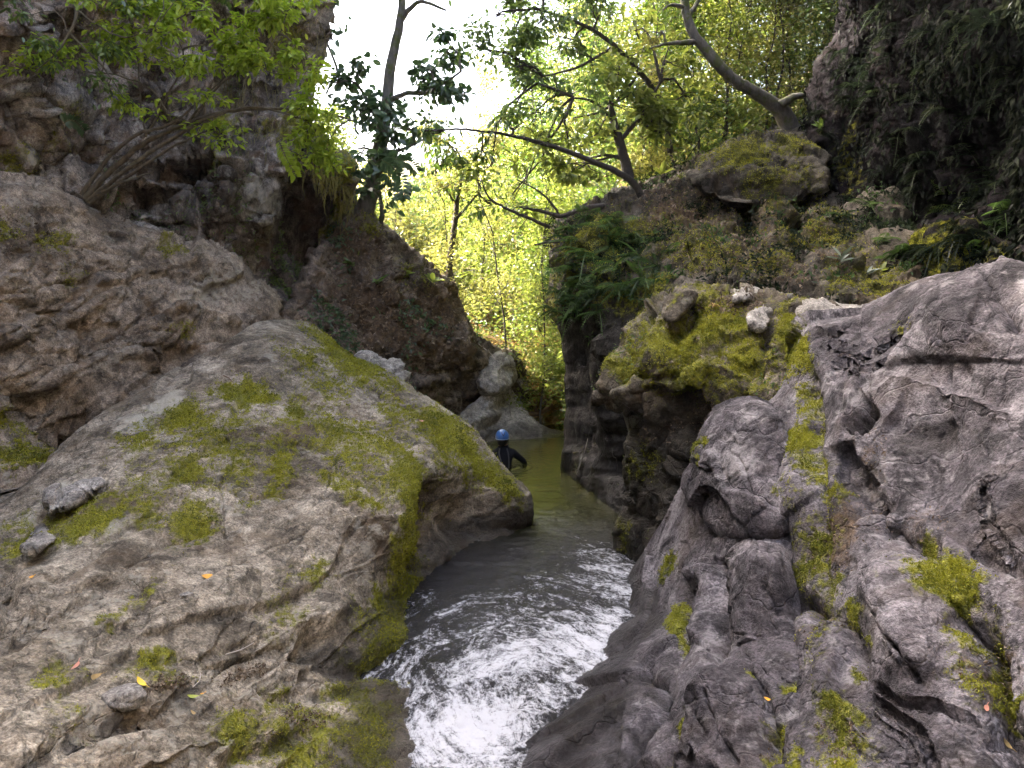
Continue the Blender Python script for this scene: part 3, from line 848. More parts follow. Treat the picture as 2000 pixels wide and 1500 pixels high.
right_moss = [(1590, 1100, 60, 220, 0, .42), (1640, 1420, 70, 90, 0, .4), (1900, 1260, 60, 120, 20, .45), (1560, 810, 36, 160, 0, .42), (1548, 690, 24, 50, 20, .8), (1562, 770, 20, 50, -10, .9), (1550, 850, 26, 45, 15, .95), (1572, 910, 30, 40, -20, .9), (1545, 960, 24, 30, 10, .7), (1520, 640, 40, 60, 0, .9), (1610, 955, 40, 28, 0, .7), (1590, 1060, 20, 70, 0, .75), (1620, 1150, 38, 36, 0, .75), (1680, 1200, 34, 26, 0, .65), (1842, 1125, 72, 48, 5, 1.3), (1862, 1225, 42, 32, 0, .8), (1900, 1290, 36, 60, 30, .6), (1640, 1385, 36, 24, 0, 1.1),
              (1640, 1430, 28, 34, 0, .8), (1537, 1328, 12, 22, 20, .9), (1325, 1220, 17, 42, 5, 1.1), (1330, 1460, 10, 60, 25, .9), (1502, 1440, 14, 70, 0, .7), (1560, 1480, 14, 40, 0, .7), (1810, 1045, 18, 14, 0, .8), (1718, 1042, 10, 10, 0, .7), (1670, 1310, 14, 30, 0, .7), (1640, 1490, 50, 24, 0, .7), (1300, 1100, 16, 40, 20, .7), (1960, 1330, 50, 14, 0, .7),
              (1700, 1260, 20, 20, 0, .6), (1470, 1320, 10, 12, 0, .8), (1780, 650, 60, 25, 0, .35)]
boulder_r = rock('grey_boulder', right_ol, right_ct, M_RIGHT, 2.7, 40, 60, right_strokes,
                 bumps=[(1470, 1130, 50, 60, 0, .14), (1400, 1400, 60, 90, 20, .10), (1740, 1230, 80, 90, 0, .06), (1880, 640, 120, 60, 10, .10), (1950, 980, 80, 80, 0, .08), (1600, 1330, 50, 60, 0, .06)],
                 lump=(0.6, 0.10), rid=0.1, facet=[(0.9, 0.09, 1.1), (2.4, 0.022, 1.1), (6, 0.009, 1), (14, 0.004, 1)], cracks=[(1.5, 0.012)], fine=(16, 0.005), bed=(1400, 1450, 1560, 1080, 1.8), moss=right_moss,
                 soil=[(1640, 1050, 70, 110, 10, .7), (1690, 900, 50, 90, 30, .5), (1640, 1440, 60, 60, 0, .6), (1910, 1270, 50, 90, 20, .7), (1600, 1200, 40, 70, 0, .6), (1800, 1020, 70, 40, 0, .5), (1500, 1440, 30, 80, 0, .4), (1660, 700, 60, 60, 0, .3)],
                 wet=[(1170, 1440, 50, 190, 35, .8), (1290, 1290, 36, 110, 20, .5), (1810, 850, 110, 55, 0, .8), (1930, 860, 60, 40, 20, .7), (1670, 810, 50, 25, -45, .8)], wet_z=0.12, seed=6)  # wet along the water; mid-height blobs also paint the shade under an overhang
tag(boulder_r, 'massive dark grey boulder with deep grooves filling the lower right', 'boulder')
lobe = rock('pale_boulder', [(1352, 930), (1365, 870), (1388, 815), (1430, 790), (1480, 784), (1520, 805), (1536, 850), (1545, 940), (1550, 1010), (1520, 1045), (1470, 1050), (1420, 1055), (1378, 1030), (1355, 985)],
            [(1355, 940, 5.9), (1395, 815, 5.9), (1500, 795, 5.65), (1545, 930, 5.08), (1520, 1030, 4.85), (1420, 1045, 5.15), (1450, 900, 5.28), (1460, 980, 5.02)], M_RIGHT, 2.6, 34, 45,
            strokes=[('v', 5, .03, [(1440, 815), (1440, 845), (1490, 850), (1530, 840)]), ('v', 5, .03, [(1430, 880), (1460, 940), (1490, 1000)]), ('v', 5, .03, [(1540, 850), (1500, 880), (1485, 905)])], lump=(1.2, 0.04), rid=0.1, facet=[(1.4, 0.07, 1.0), (4, 0.014, 1)], cracks=[(3.5, 0.014)], fine=(9, 0.006),
            pale=[(1440, 900, 70, 90, 0, .6), (1470, 820, 50, 30, 0, .6)], moss=[(1372, 880, 8, 40, 15, .6), (1520, 960, 20, 20, 0, .5)], seed=7)
tag(lobe, 'pale rounded boulder with thin cracks leaning on the large grey boulder', 'boulder')
block = rock('pale_block', [(1425, 1085), (1445, 1058), (1485, 1046), (1518, 1056), (1535, 1110), (1555, 1180), (1566, 1240), (1545, 1290), (1510, 1340), (1480, 1330), (1452, 1270), (1432, 1190)],
             [(1430, 1090, 4.98), (1515, 1060, 4.78), (1480, 1058, 4.95), (1480, 1090, 4.5), (1550, 1190, 4.2), (1490, 1220, 4.12), (1500, 1320, 3.82), (1450, 1250, 4.25)], M_RIGHT, 2.6, 26, 40, strokes=[('v', 8, .05, [(1505, 1080), (1500, 1140), (1520, 1200)]), ('s', 30, .06, [(1520, 1078), (1480, 1085), (1440, 1090)])],
             lump=(1.2, 0.04), rid=0.1, facet=[(1.4, 0.07, 1.0), (4, 0.014, 1)], cracks=[(3.5, 0.012)], fine=(9, 0.006), pale=[(1480, 1062, 50, 18, 0, .8), (1500, 1130, 30, 60, 0, .3)], seed=8)
tag(block, 'wedge-shaped grey rock with a flat light top below the pale rounded boulder', 'rock')

# --- mossy ledge behind it
ledge = rock('mossy_ledge_boulder', [(1188, 745), (1212, 692), (1258, 632), (1300, 592), (1335, 566), (1390, 566), (1450, 575), (1520, 585), (1580, 598), (1640, 640), (1640, 900), (1440, 1060), (1330, 1160), (1262, 1140), (1225, 1100), (1222, 1010), (1245, 945), (1228, 880), (1240, 830), (1196, 790)],
             [(1192, 745, 8.1), (1260, 632, 8.2), (1335, 570, 8.3), (1450, 580, 7.9), (1560, 600, 7.2), (1300, 690, 7.5), (1450, 690, 6.9), (1420, 780, 6.7), (1250, 800, 7.7), (1300, 850, 7.5), (1240, 920, 7.9), (1235, 1000, 7.9), (1245, 1105, 7.75), (1320, 1120, 7.2), (1330, 1000, 7.0), (1400, 900, 6.7), (1600, 800, 6.4), (1550, 680, 6.7)], M_MID, 2.7, 30, 55,
             strokes=[('c', 24, .28, [(1290, 660), (1340, 610), (1350, 575)]), ('s', 40, .2, [(1480, 700), (1400, 720), (1330, 740), (1260, 750), (1200, 770)]), ('c', 30, .3, [(1240, 760), (1300, 770), (1360, 760)]), ('c', 22, .3, [(1440, 860), (1380, 870), (1330, 830), (1300, 760)]), ('c', 20, .22, [(1330, 880), (1310, 960), (1330, 1040)]), ('c', 30, .35, [(1460, 700), (1440, 760), (1410, 830)]),
                      ('v', 12, .15, [(1500, 640), (1490, 700), (1480, 760)])], bumps=[(1255, 900, 40, 50, 0, .15), (1280, 960, 40, 40, 0, .10)],
             lump=(1.1, 0.16), facet=[(1.7, 0.13, 1.0), (4, 0.05, 1.0)], cracks=[(3, 0.03)], fine=(7, 0.018), moss=[(1380, 680, 170, 110, -10, .62), (1330, 650, 130, 60, -25, 1.0), (1420, 640, 90, 50, 0, .9), (1350, 740, 90, 40, -10, 1.0), (1450, 700, 70, 60, 0, .9), (1220, 720, 30, 40, -50, 1.0), (1390, 580, 60, 24, 0, .7), (1260, 900, 30, 60, 0, .4), (1540, 640, 40, 50, 0, 1.0), (1490, 760, 50, 30, 0, .9), (1230, 1050, 20, 60, 0, .35)],
             pale=[(1440, 580, 40, 10, -10, .8), (1500, 620, 40, 20, 0, .3)], soil=[(1420, 600, 80, 22, 0, .7), (1370, 820, 70, 60, 0, .5), (1280, 840, 50, 40, 0, .5)], wet=[(1290, 960, 110, 190, 0, .95), (1230, 820, 50, 60, 0, .8), (1380, 830, 60, 60, 0, .6)], wet_z=0.15, seed=9)  # flank wet near the water, darkened further to paint shade beneath the ledge
tag(ledge, 'dark boulder with thick yellow moss on its sloping top behind the pale rounded boulder', 'boulder')

# --- dark overhanging wall above the pool
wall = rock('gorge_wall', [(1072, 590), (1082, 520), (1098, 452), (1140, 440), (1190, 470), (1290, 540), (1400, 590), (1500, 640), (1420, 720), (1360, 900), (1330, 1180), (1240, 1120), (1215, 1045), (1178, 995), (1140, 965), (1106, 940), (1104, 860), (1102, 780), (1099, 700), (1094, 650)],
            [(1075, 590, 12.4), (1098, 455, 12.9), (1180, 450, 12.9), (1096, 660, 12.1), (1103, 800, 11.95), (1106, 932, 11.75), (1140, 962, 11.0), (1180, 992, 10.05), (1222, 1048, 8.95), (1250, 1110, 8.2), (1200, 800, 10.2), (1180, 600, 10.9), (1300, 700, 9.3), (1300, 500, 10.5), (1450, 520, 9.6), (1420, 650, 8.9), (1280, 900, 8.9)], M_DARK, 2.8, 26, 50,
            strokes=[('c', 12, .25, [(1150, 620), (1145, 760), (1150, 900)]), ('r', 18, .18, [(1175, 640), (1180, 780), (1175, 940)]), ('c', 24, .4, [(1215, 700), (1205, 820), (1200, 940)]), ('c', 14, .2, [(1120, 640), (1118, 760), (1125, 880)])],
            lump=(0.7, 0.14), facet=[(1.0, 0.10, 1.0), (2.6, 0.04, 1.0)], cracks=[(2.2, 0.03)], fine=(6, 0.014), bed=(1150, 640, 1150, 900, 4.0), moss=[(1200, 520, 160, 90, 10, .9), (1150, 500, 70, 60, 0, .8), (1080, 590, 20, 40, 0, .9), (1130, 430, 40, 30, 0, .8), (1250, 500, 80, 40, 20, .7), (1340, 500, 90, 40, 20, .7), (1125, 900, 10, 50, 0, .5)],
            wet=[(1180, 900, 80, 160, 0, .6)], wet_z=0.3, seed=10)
tag(wall, kind='structure')

# --- mossy slope above the wall
slope = rock('mossy_slope', [(1078, 500), (1094, 448), (1140, 415), (1200, 388), (1260, 368), (1330, 330), (1390, 300), (1470, 270), (1560, 245), (1640, 240), (1760, 420), (1840, 640), (1640, 690), (1500, 640), (1400, 590), (1300, 575), (1200, 540), (1120, 530)],
             [(1085, 490, 12.6), (1100, 450, 12.9), (1200, 390, 13.6), (1330, 335, 14.2), (1470, 275, 15.0), (1620, 250, 15.2), (1300, 450, 11.9), (1250, 520, 11.0), (1400, 560, 9.4), (1400, 450, 11.3), (1550, 450, 10.8), (1520, 560, 9.0), (1680, 560, 8.4), (1700, 450, 10.2), (1620, 660, 7.6), (1800, 620, 7.4)], M_SLOPE, 2.9, 24, 50,
             strokes=[('s', 40, .3, [(1560, 470), (1480, 460), (1400, 470), (1340, 500)]), ('c', 20, .3, [(1455, 420), (1465, 460), (1450, 500)]), ('s', 30, .25, [(1550, 430), (1450, 420), (1370, 400)]), ('c', 24, .3, [(1380, 330), (1420, 390), (1500, 400), (1590, 390)]), ('s', 40, .25, [(1700, 540), (1600, 520), (1500, 530), (1420, 560)])],
             lump=(0.9, 0.2), facet=[(1.4, 0.13, 1.1), (3.4, 0.07, 1.1), (8, 0.035, 1)], cracks=[(3, 0.04)], fine=(6, 0.025), moss=[(1190, 480, 130, 70, 0, .95), (1450, 450, 260, 130, 5, .42), (1260, 480, 110, 50, -10, .8), (1540, 400, 80, 60, 10, .9), (1380, 510, 90, 40, 10, .8), (1600, 470, 90, 60, 0, .8), (1480, 540, 100, 30, 10, .7), (1700, 560, 90, 60, 0, .8), (1130, 460, 60, 40, 0, .7), (1560, 330, 80, 40, 0, .6)],
             pale=[(1470, 440, 40, 40, 0, .5), (1410, 420, 50, 25, 0, .4), (1540, 570, 60, 20, 0, .35)], soil=[(1440, 460, 240, 130, 0, .5), (1330, 420, 90, 60, -20, .8), (1400, 370, 70, 40, 0, .6), (1480, 500, 80, 40, 0, .5), (1540, 570, 80, 30, 0, .5), (1640, 540, 60, 40, 0, .4)], seed=11)
tag(slope, kind='structure')
mossb = rock('domed_boulder', [(1348, 335), (1372, 310), (1410, 292), (1450, 282), (1492, 262), (1540, 256), (1590, 276), (1618, 330), (1590, 380), (1530, 398), (1450, 402), (1390, 385), (1356, 360)],
             [(1352, 338, 12.0), (1450, 285, 12.6), (1545, 262, 12.8), (1610, 330, 12.0), (1560, 385, 11.4), (1430, 395, 11.4), (1470, 330, 11.9)], M_SLOPE, 2.7, 26, 36, strokes=[('c', 16, .25, [(1380, 370), (1450, 372), (1540, 370), (1600, 380)]), ('s', 30, .12, [(1600, 340), (1500, 330), (1420, 335), (1360, 350)])], lump=(1.3, .14), facet=[(2, .09, 1), (5, .035, 1)], fine=(8, .02),
             moss=[(1440, 305, 80, 30, -10, 1.1), (1550, 290, 60, 30, 0, .8), (1520, 350, 90, 40, 0, .7)], pale=[(1505, 292, 26, 10, 0, .9)], seed=12)
tag(mossb, 'domed boulder capped with olive moss high on the right-hand slope', 'boulder')

# --- dark right cliff
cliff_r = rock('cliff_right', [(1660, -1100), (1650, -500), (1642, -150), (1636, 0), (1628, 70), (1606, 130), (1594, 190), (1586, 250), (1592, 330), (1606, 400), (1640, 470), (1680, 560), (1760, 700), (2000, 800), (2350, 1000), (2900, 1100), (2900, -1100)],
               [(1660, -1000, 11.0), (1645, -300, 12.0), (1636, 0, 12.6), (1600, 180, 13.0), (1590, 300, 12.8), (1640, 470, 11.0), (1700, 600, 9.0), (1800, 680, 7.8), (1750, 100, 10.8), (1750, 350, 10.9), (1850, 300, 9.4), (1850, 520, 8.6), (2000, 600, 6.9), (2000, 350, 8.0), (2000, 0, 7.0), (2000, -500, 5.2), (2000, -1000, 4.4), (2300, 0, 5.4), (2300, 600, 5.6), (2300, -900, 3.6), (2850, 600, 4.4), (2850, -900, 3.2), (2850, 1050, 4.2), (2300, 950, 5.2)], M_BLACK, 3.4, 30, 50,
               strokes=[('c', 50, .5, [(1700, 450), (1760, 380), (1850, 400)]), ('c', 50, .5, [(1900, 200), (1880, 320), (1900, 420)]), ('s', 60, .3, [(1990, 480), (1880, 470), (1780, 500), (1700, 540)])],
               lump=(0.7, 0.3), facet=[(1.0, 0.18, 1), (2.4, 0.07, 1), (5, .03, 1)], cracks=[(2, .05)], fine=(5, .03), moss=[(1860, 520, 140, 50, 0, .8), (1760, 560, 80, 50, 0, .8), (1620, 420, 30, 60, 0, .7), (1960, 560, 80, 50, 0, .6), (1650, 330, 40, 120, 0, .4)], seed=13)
tag(cliff_r, kind='structure')

# --- single stones
for nm, ol, ct, mt, lab, kw in [
    ('rounded_stone', [(1560, 612), (1580, 596), (1610, 590), (1640, 594), (1672, 596), (1694, 606), (1680, 630), (1600, 640)], [(1565, 615, 6.7), (1620, 592, 6.9), (1690, 606, 6.8), (1620, 630, 6.5)], M_PALE, 'low rounded pale stone behind the shoulder of the large grey boulder', {}),
    ('pale_stone', [(1462, 618), (1478, 604), (1500, 604), (1508, 622), (1498, 640), (1474, 642)], [(1465, 620, 7.12), (1500, 606, 7.18), (1500, 635, 7.0)], M_PALE, 'white flat-faced stone resting in moss on the ledge', dict(round_px=10)),
    ('flat_stone', [(1428, 580), (1440, 572), (1470, 569), (1482, 573), (1465, 582), (1436, 588)], [(1430, 582, 7.75), (1478, 572, 7.85), (1450, 585, 7.65)], M_PALE, 'thin light slab of stone lying on top of the mossy ledge', dict(round_px=6)),
    ('leaning_stone', [(1300, 600), (1315, 575), (1335, 562), (1352, 568), (1348, 590), (1322, 625), (1302, 625)], [(1302, 612, 7.85), (1338, 566, 8.0), (1340, 600, 7.8)], M_MID, 'small dark upright stone on the left rim of the mossy ledge', dict(round_px=12, moss=[(1320, 590, 12, 24, 30, .8)])),
    ('white_cobble', [(92, 978), (110, 955), (150, 942), (190, 938), (198, 948), (170, 965), (140, 985), (118, 998), (96, 994)], [(95, 980, 5.75), (190, 942, 6.05), (140, 985, 5.68)], M_PALE, 'pale smooth cobble stuck in a mossy crack of the left boulder near the picture edge', dict(round_px=12)),
    ('small_cobble', [(48, 1068), (60, 1052), (90, 1044), (106, 1050), (92, 1064), (64, 1076)], [(50, 1068, 4.98), (104, 1050, 5.12), (75, 1072, 4.95)], M_PALE, 'small pale oval cobble in moss below the larger pale cobble', dict(round_px=9)),
]:
    kw = dict(kw)
    rp = kw.pop('round_px', 16)
    o = rock(nm, ol, ct, mt, 2.5, rp, 24, lump=(2.5, .03), facet=[(3.2, .06, 1.2), (8, .015, 1)], fine=(14, .006), seed=len(ROCKS) + 20, warp=3, **kw)
    tag(o, lab, 'stone')

# ================================================================== ground, hillside, stream
def ground_h(x, y):
    n = fbm(np.stack([x * 0.08, y * 0.08, np.zeros_like(x)], -1), 4)
    near = smooth(13.0, 17.0, y)
    zc = -0.9
    # right-hand bench behind the mossy slope, rising
    rb = smooth(1.2, 3.4, x) * smooth(12.6, 15, y) * (3.9 + 0.42 * np.clip(x - 1.5, -1, 10) + 0.22 * np.clip(y - 14, 0, 18))
    # left bench behind the cliff
    lb = smooth(-2.2, -6.0, x) * smooth(13.6, 17, y) * (3.0 + 0.35 * np.clip(-x - 3, 0, 10) + 0.1 * np.clip(y - 15, 0, 20))
    # far valley side
    fv = smooth(16.6, 20.5, y) * 2.2 + 0.26 * np.maximum(y - 18.5, 0) * smooth(18, 26, y)
    fv = np.minimum(fv, 10 + 0.03 * y)
    ridge = smooth(55, 95, y) * 7
    h = zc + 0.75 * near + np.maximum(np.maximum(rb, lb), fv + ridge) + 0.5 * n * smooth(15, 30, y)
    far = 4 * smooth(30, 90, np.abs(x))
    return h + far * smooth(10, 40, y)


gx = np.concatenate([np.linspace(-150, -30, 30)[:-1], np.linspace(-30, 30, 241)[:-1], np.linspace(30, 150, 30)])
gy = np.concatenate([np.linspace(-40, 8, 20)[:-1], np.linspace(8, 46, 191)[:-1], np.linspace(46, 190, 50)])
GX, GY = np.meshgrid(gx, gy)
GZ = ground_h(GX, GY) + 0.05 * fbm(np.stack([GX * 2, GY * 2, GX * 0], -1), 3) * smooth(14, 16, GY)
vid = np.arange(GX.size).reshape(GX.shape)
GF = np.stack([vid[:-1, :-1].ravel(), vid[:-1, 1:].ravel(), vid[1:, 1:].ravel(), vid[1:, :-1].ravel()], 1)
gm, nt = mat_new('forest_floor')
N = NT(nt)
tc = N.n('ShaderNodeTexCoord').outputs['Object']
c = N.ramp(N.noise(tc, 3.5, 9, 0.72), [(0.3, (0.05, 0.035, 0.015)), (0.5, (0.16, 0.09, 0.03)), (0.7, (0.33, 0.2, 0.07))])
c = N.mix(N.mapr(N.noise(tc, 1.3, 6, 0.7), 0.45, 0.62), c, (0.1, 0.12, 0.025))
far = N.mapr(N.n('ShaderNodeSeparateXYZ', {0: tc}).outputs[1], 45, 60)
c = N.mix(far, c, N.ramp(N.noise(tc, 0.25, 8, 0.7), [(0.35, (0.14, 0.13, 0.06)), (0.6, (0.42, 0.36, 0.27))]))
b = N.n('ShaderNodeBump', {'Height': N.noise(tc, 20, 8, 0.75), 'Strength': 1.0, 'Distance': 0.06}).outputs[0]
pr = N.n('ShaderNodeBsdfPrincipled', {'Base Color': c, 'Roughness': 0.9, 'Normal': b})
N.n('ShaderNodeOutputMaterial', {'Surface': pr.outputs[0]})
ground = mesh_fast('ground', np.stack([GX, GY, GZ], -1).reshape(-1, 3), GF, gm)
tag(ground, kind='structure')

# stream: swirling pool in front, quiet pool behind
SWC = P(1010, 1400, W(1400))
xs = np.arange(-1.9, 2.6, 0.0125)
ys = np.concatenate([np.arange(2.6, 8.6, 0.0125), np.arange(8.6, 20.0, 0.03)])
WX, WY = np.meshgrid(xs, ys)
dx, dy = WX - SWC[0], (WY - SWC[1]) * 0.62
rr = np.sqrt(dx * dx + dy * dy) + 1e-4
th = np.arctan2(dy, dx) + 0.9 * np.log(rr + 0.25) + 0.5 * fbm(np.stack([WX * 1.3, WY * 1.3, 0 * WX], -1), 3)
rw = rr + 0.10 * fbm(np.stack([WX * 2.2, WY * 2.2, 0 * WX + 4], -1), 3)
Sw = np.stack([rw * 2.3, np.cos(th) * (0.35 + 0.5 * rr), np.sin(th) * (0.35 + 0.5 * rr)], -1)
turb = smooth(1.9, 0.3, rr)
near = smooth(9.5, 6.5, WY)
mid = smooth(13, 8, WY)
PW = np.stack([WX, WY, np.zeros_like(WX)], -1)
WZ = near * (0.014 * fbm(Sw * 5, 4, 0.6) + 0.016 * turb * fbm(Sw * 11 + 4, 4, 0.7, True) + 0.018 * turb * fbm(PW * 16, 3, 0.7))
WZ += 0.028 * mid * fbm(PW * np.array([4, 7, 1.0]), 4, 0.65) + (0.003 + 0.006 * mid) * fbm(PW * np.array([2.5, 10, 1.0]) + 9, 3, 0.6)
WZ += 0.05 * smooth(1.0, 0.2, rr) * 0.6 - 0.02 * np.exp(-((rr - 0.25) / 0.12) ** 2)
rp = np.sqrt((WX + 0.12) ** 2 + (WY - 12.35) ** 2)
WZ += 0.006 * np.sin(rp * 42) * np.exp(-rp / 0.55)
qx, qy = pix(PW)
foam = 0.29 * smooth(2.1, 0.2, rr) + 0.31 * near
for b in [(1000, 1300, 130, 45, -8, .22), (920, 1440, 120, 80, 0, .38), (1000, 1400, 140, 60, 0, .12), (1185, 1240, 36, 100, 32, .3), (1190, 1110, 90, 50, 25, .4), (1110, 1240, 70, 50, 0, .14), (1090, 1400, 60, 30, -20, -.2), (830, 1230, 40, 90, 20, -.12), (900, 1120, 130, 36, -5, -.3), (1060, 1180, 90, 30, 0, -.05), (850, 1330, 30, 60, 20, -.16), (1120, 1430, 60, 40, -30, -.22), (1150, 1060, 60, 30, 0, .15), (960, 1210, 60, 20, -15, .08), (1040, 1330, 50, 18, -10, -.18), (950, 1345, 60, 16, -12, -.16), (880, 1270, 60, 25, -30, -.1), (1150, 1330, 40, 50, 30, .1), (1000, 1470, 60, 20, 0, -.12)]:
    foam = foam + ell(qx, qy, b)
foam = np.clip(foam * smooth(10.2, 7.2, WY), 0, 1.2)
vid = np.arange(WX.size).reshape(WX.shape)
WF = np.stack([vid[:-1, :-1].ravel(), vid[:-1, 1:].ravel(), vid[1:, 1:].ravel(), vid[1:, :-1].ravel()], 1)
wm, nt = mat_new('stream_water')
N = NT(nt)
sw = N.attr('swirl').outputs['Vector']
tc = N.n('ShaderNodeTexCoord').outputs['Object']
fo = N.attr('foam').outputs['Fac']
st = N.n('ShaderNodeMapping', {'Vector': sw, 'Scale': (1, 1, 1)}).outputs[0]
f1 = N.noise(st, 3.2, 9, 0.7, 0.5)
f2 = N.n('ShaderNodeTexNoise', {'Vector': N.n('ShaderNodeMix', {0: 0.22, 4: st, 5: tc}, data_type='VECTOR').outputs[1], 'Scale': 13.0, 'Detail': 9.0, 'Roughness': 0.78, 'Distortion': 0.5}).outputs['Fac']
f3 = N.noise(tc, 26, 4, 0.85, 0.6)
fm = N.math('ADD', N.math('MULTIPLY', N.math('SUBTRACT', f1, 0.5), 1.5), N.math('ADD', N.math('MULTIPLY', N.math('SUBTRACT', f2, 0.5), 2.1), N.math('MULTIPLY', N.math('SUBTRACT', f3, 0.5), 1.25)))
fmask = N.math('MULTIPLY', N.mapr(N.math('ADD', fo, fm), 0.40, 1.0), 0.9)
bub = N.mapr(N.math('ADD', fo, N.math('MULTIPLY', N.math('SUBTRACT', f1, 0.5), 0.9)), 0.3, 1.1)
dk = N.mapr(N.n('ShaderNodeSeparateXYZ', {0: tc}).outputs[1], 7.5, 11.5)
wcol = N.mix(N.math('MULTIPLY', bub, 0.4), N.mix(dk, (0.007, 0.006, 0.007), (0.05, 0.05, 0.012)), (0.12, 0.12, 0.13))
bmp = N.n('ShaderNodeBump', {'Height': N.math('ADD', N.math('MULTIPLY', f2, 0.6), N.math('MULTIPLY', f3, 0.3)), 'Strength': N.math('MULTIPLY', N.mapr(N.math('ADD', fo, N.mapr(dk, 0, 1, 0.4, 0.0, False)), 0.0, 0.5, 0.08, 0.9), 1.0), 'Distance': 0.03}).outputs[0]
wat = N.n('ShaderNodeBsdfPrincipled', {'Base Color': wcol, 'Roughness': 0.04, 'IOR': 1.33, 'Normal': bmp})
fmt = N.n('ShaderNodeBsdfPrincipled', {'Base Color': (0.62, 0.63, 0.66, 1), 'Roughness': 0.6, 'Normal': bmp})
mx = N.n('ShaderNodeMixShader', {0: fmask, 1: wat.outputs[0], 2: fmt.outputs[0]})
N.n('ShaderNodeOutputMaterial', {'Surface': mx.outputs[0]})
stream = mesh_fast('stream', np.stack([WX, WY, WZ], -1).reshape(-1, 3), WF, wm, None, {'foam': foam.ravel(), 'swirl': Sw.reshape(-1, 3)})
tag(stream, kind='structure')

# --- unseen rock walls added behind the viewpoint, raised to block low sky and sun
plan = spline(np.array([(-9.5, 11.5), (-7.6, 7.5), (-6.6, 3), (-6.4, -2), (-4.5, -7), (0, -9), (4.2, -7), (5.8, -2), (6.2, 2.5), (6.4, 6.0)]), 14)
hs = np.linspace(-1.2, 1, 46)
hgt = 14.5 + 1.5 * np.sin(np.arange(len(plan)) * 0.23) + 4.0 * smooth(-4, 2, plan[:, 1]) * (plan[:, 0] < 0)
U = np.zeros((len(hs), len(plan), 3))
U[..., 0] = plan[None, :, 0]
U[..., 1] = plan[None, :, 1]
U[..., 2] = np.where(hs[:, None] < 0, hs[:, None], hs[:, None] * hgt[None])
tg = unit(np.gradient(plan, axis=0))
outw = np.stack([-tg[:, 1], tg[:, 0]], 1)
sgn = np.sign((outw * (plan - np.array([0, 0]))).sum(1).mean())
outw = outw * sgn
lean = 0.07 * np.maximum(U[..., 2], 0)
U[..., :2] += outw[None] * lean[..., None]
f1, f2, cid, off = worley(U * 0.8 + 3)
dn = 0.5 * fbm(U * 0.5, 4) + 0.35 * (off * _grd[(cid * 7) & 255]).sum(-1)
U[..., :2] += outw[None] * dn[..., None]
n1_ = U.shape[0]
back = U[-1:] + np.concatenate([outw * 6, np.full((len(plan), 1), 1.0)], 1)[None]
low = back * np.array([1, 1, 0]) + np.array([0, 0, -1.2])
U = np.concatenate([U, back, low])
vid = np.arange(U.shape[0] * U.shape[1]).reshape(U.shape[:2])
GWF = np.stack([vid[:-1, :-1].ravel(), vid[:-1, 1:].ravel(), vid[1:, 1:].ravel(), vid[1:, :-1].ravel()], 1)
UV = U.reshape(-1, 3)
gw = mesh_fast('cliff_behind', UV, GWF, M_CLIFF, None, {k: np.zeros(len(UV)) for k in ('moss', 'wet', 'soil', 'pale')})
tag(gw, kind='structure')

# ================================================================== moss cushions (real tufts on the mossy parts)
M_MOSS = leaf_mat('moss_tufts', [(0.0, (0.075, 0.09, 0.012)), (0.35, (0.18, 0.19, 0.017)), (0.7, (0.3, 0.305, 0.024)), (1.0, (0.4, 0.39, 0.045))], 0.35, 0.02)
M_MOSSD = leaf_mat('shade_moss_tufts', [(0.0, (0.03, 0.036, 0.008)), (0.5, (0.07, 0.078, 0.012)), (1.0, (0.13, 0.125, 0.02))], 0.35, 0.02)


def moss_on(R, most, ln=(0.005, 0.016), mat=None, thr=0.5):
    v, nr, ms = R['V'], R['N'], R['A']['moss']
    qx, qy = pix(v)
    k = np.flatnonzero((ms > 0.3) & (qx > -40) & (qx < 2040) & (qy > -40) & (qy < 1540) & (((v - CAM) * nr).sum(-1) < 0.15))
    if len(k) == 0:
        return
    dep = v[k, 1]
    p = np.clip(dep / 6, 0.3, 1.5) ** 2 * smooth(0.3, 0.95, ms[k])
    idx = rng.choice(k, most, p=p / p.sum()) if len(k) else k
    sc = np.clip(v[idx, 1] / 6.0, 0.75, 1.7)
    c = v[idx] + rng.normal(size=(most, 3)) * 0.006 * sc[:, None]
    ax = unit(nr[idx] * 0.9 + rand_unit(most) * 0.9 + np.array([0, 0, 0.15]))
    L = (ln[0] + (ln[1] - ln[0]) * rng.random(most) ** 1.6) * sc
    sd_ = unit(np.cross(ax, rand_unit(most)))
    w = L * 0.32
    V = np.stack([c - sd_ * w[:, None], c + sd_ * w[:, None], c + ax * L[:, None]], 1).reshape(-1, 3)
    F = np.arange(most * 3).reshape(-1, 3)
    cl = fbm(c * 2.5, 3) * 0.9 + 0.45
    t = np.repeat(np.clip(cl + rng.normal(size=most) * 0.16, 0.02, 0.98), 3)
    o = mesh_fast('moss', V, F, mat or M_MOSS, R['o'], {'rnd': t}, False, np.array(R['o'].location))
    o['kind'] = 'stuff'


for R in list(ROCKS):
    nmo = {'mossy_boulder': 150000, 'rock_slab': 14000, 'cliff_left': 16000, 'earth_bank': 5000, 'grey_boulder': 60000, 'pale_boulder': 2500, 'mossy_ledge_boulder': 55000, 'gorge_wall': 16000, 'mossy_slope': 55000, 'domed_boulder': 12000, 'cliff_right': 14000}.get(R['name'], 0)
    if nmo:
        moss_on(R, nmo, mat=M_MOSSD if R['name'] in ('cliff_right', 'gorge_wall') else None)

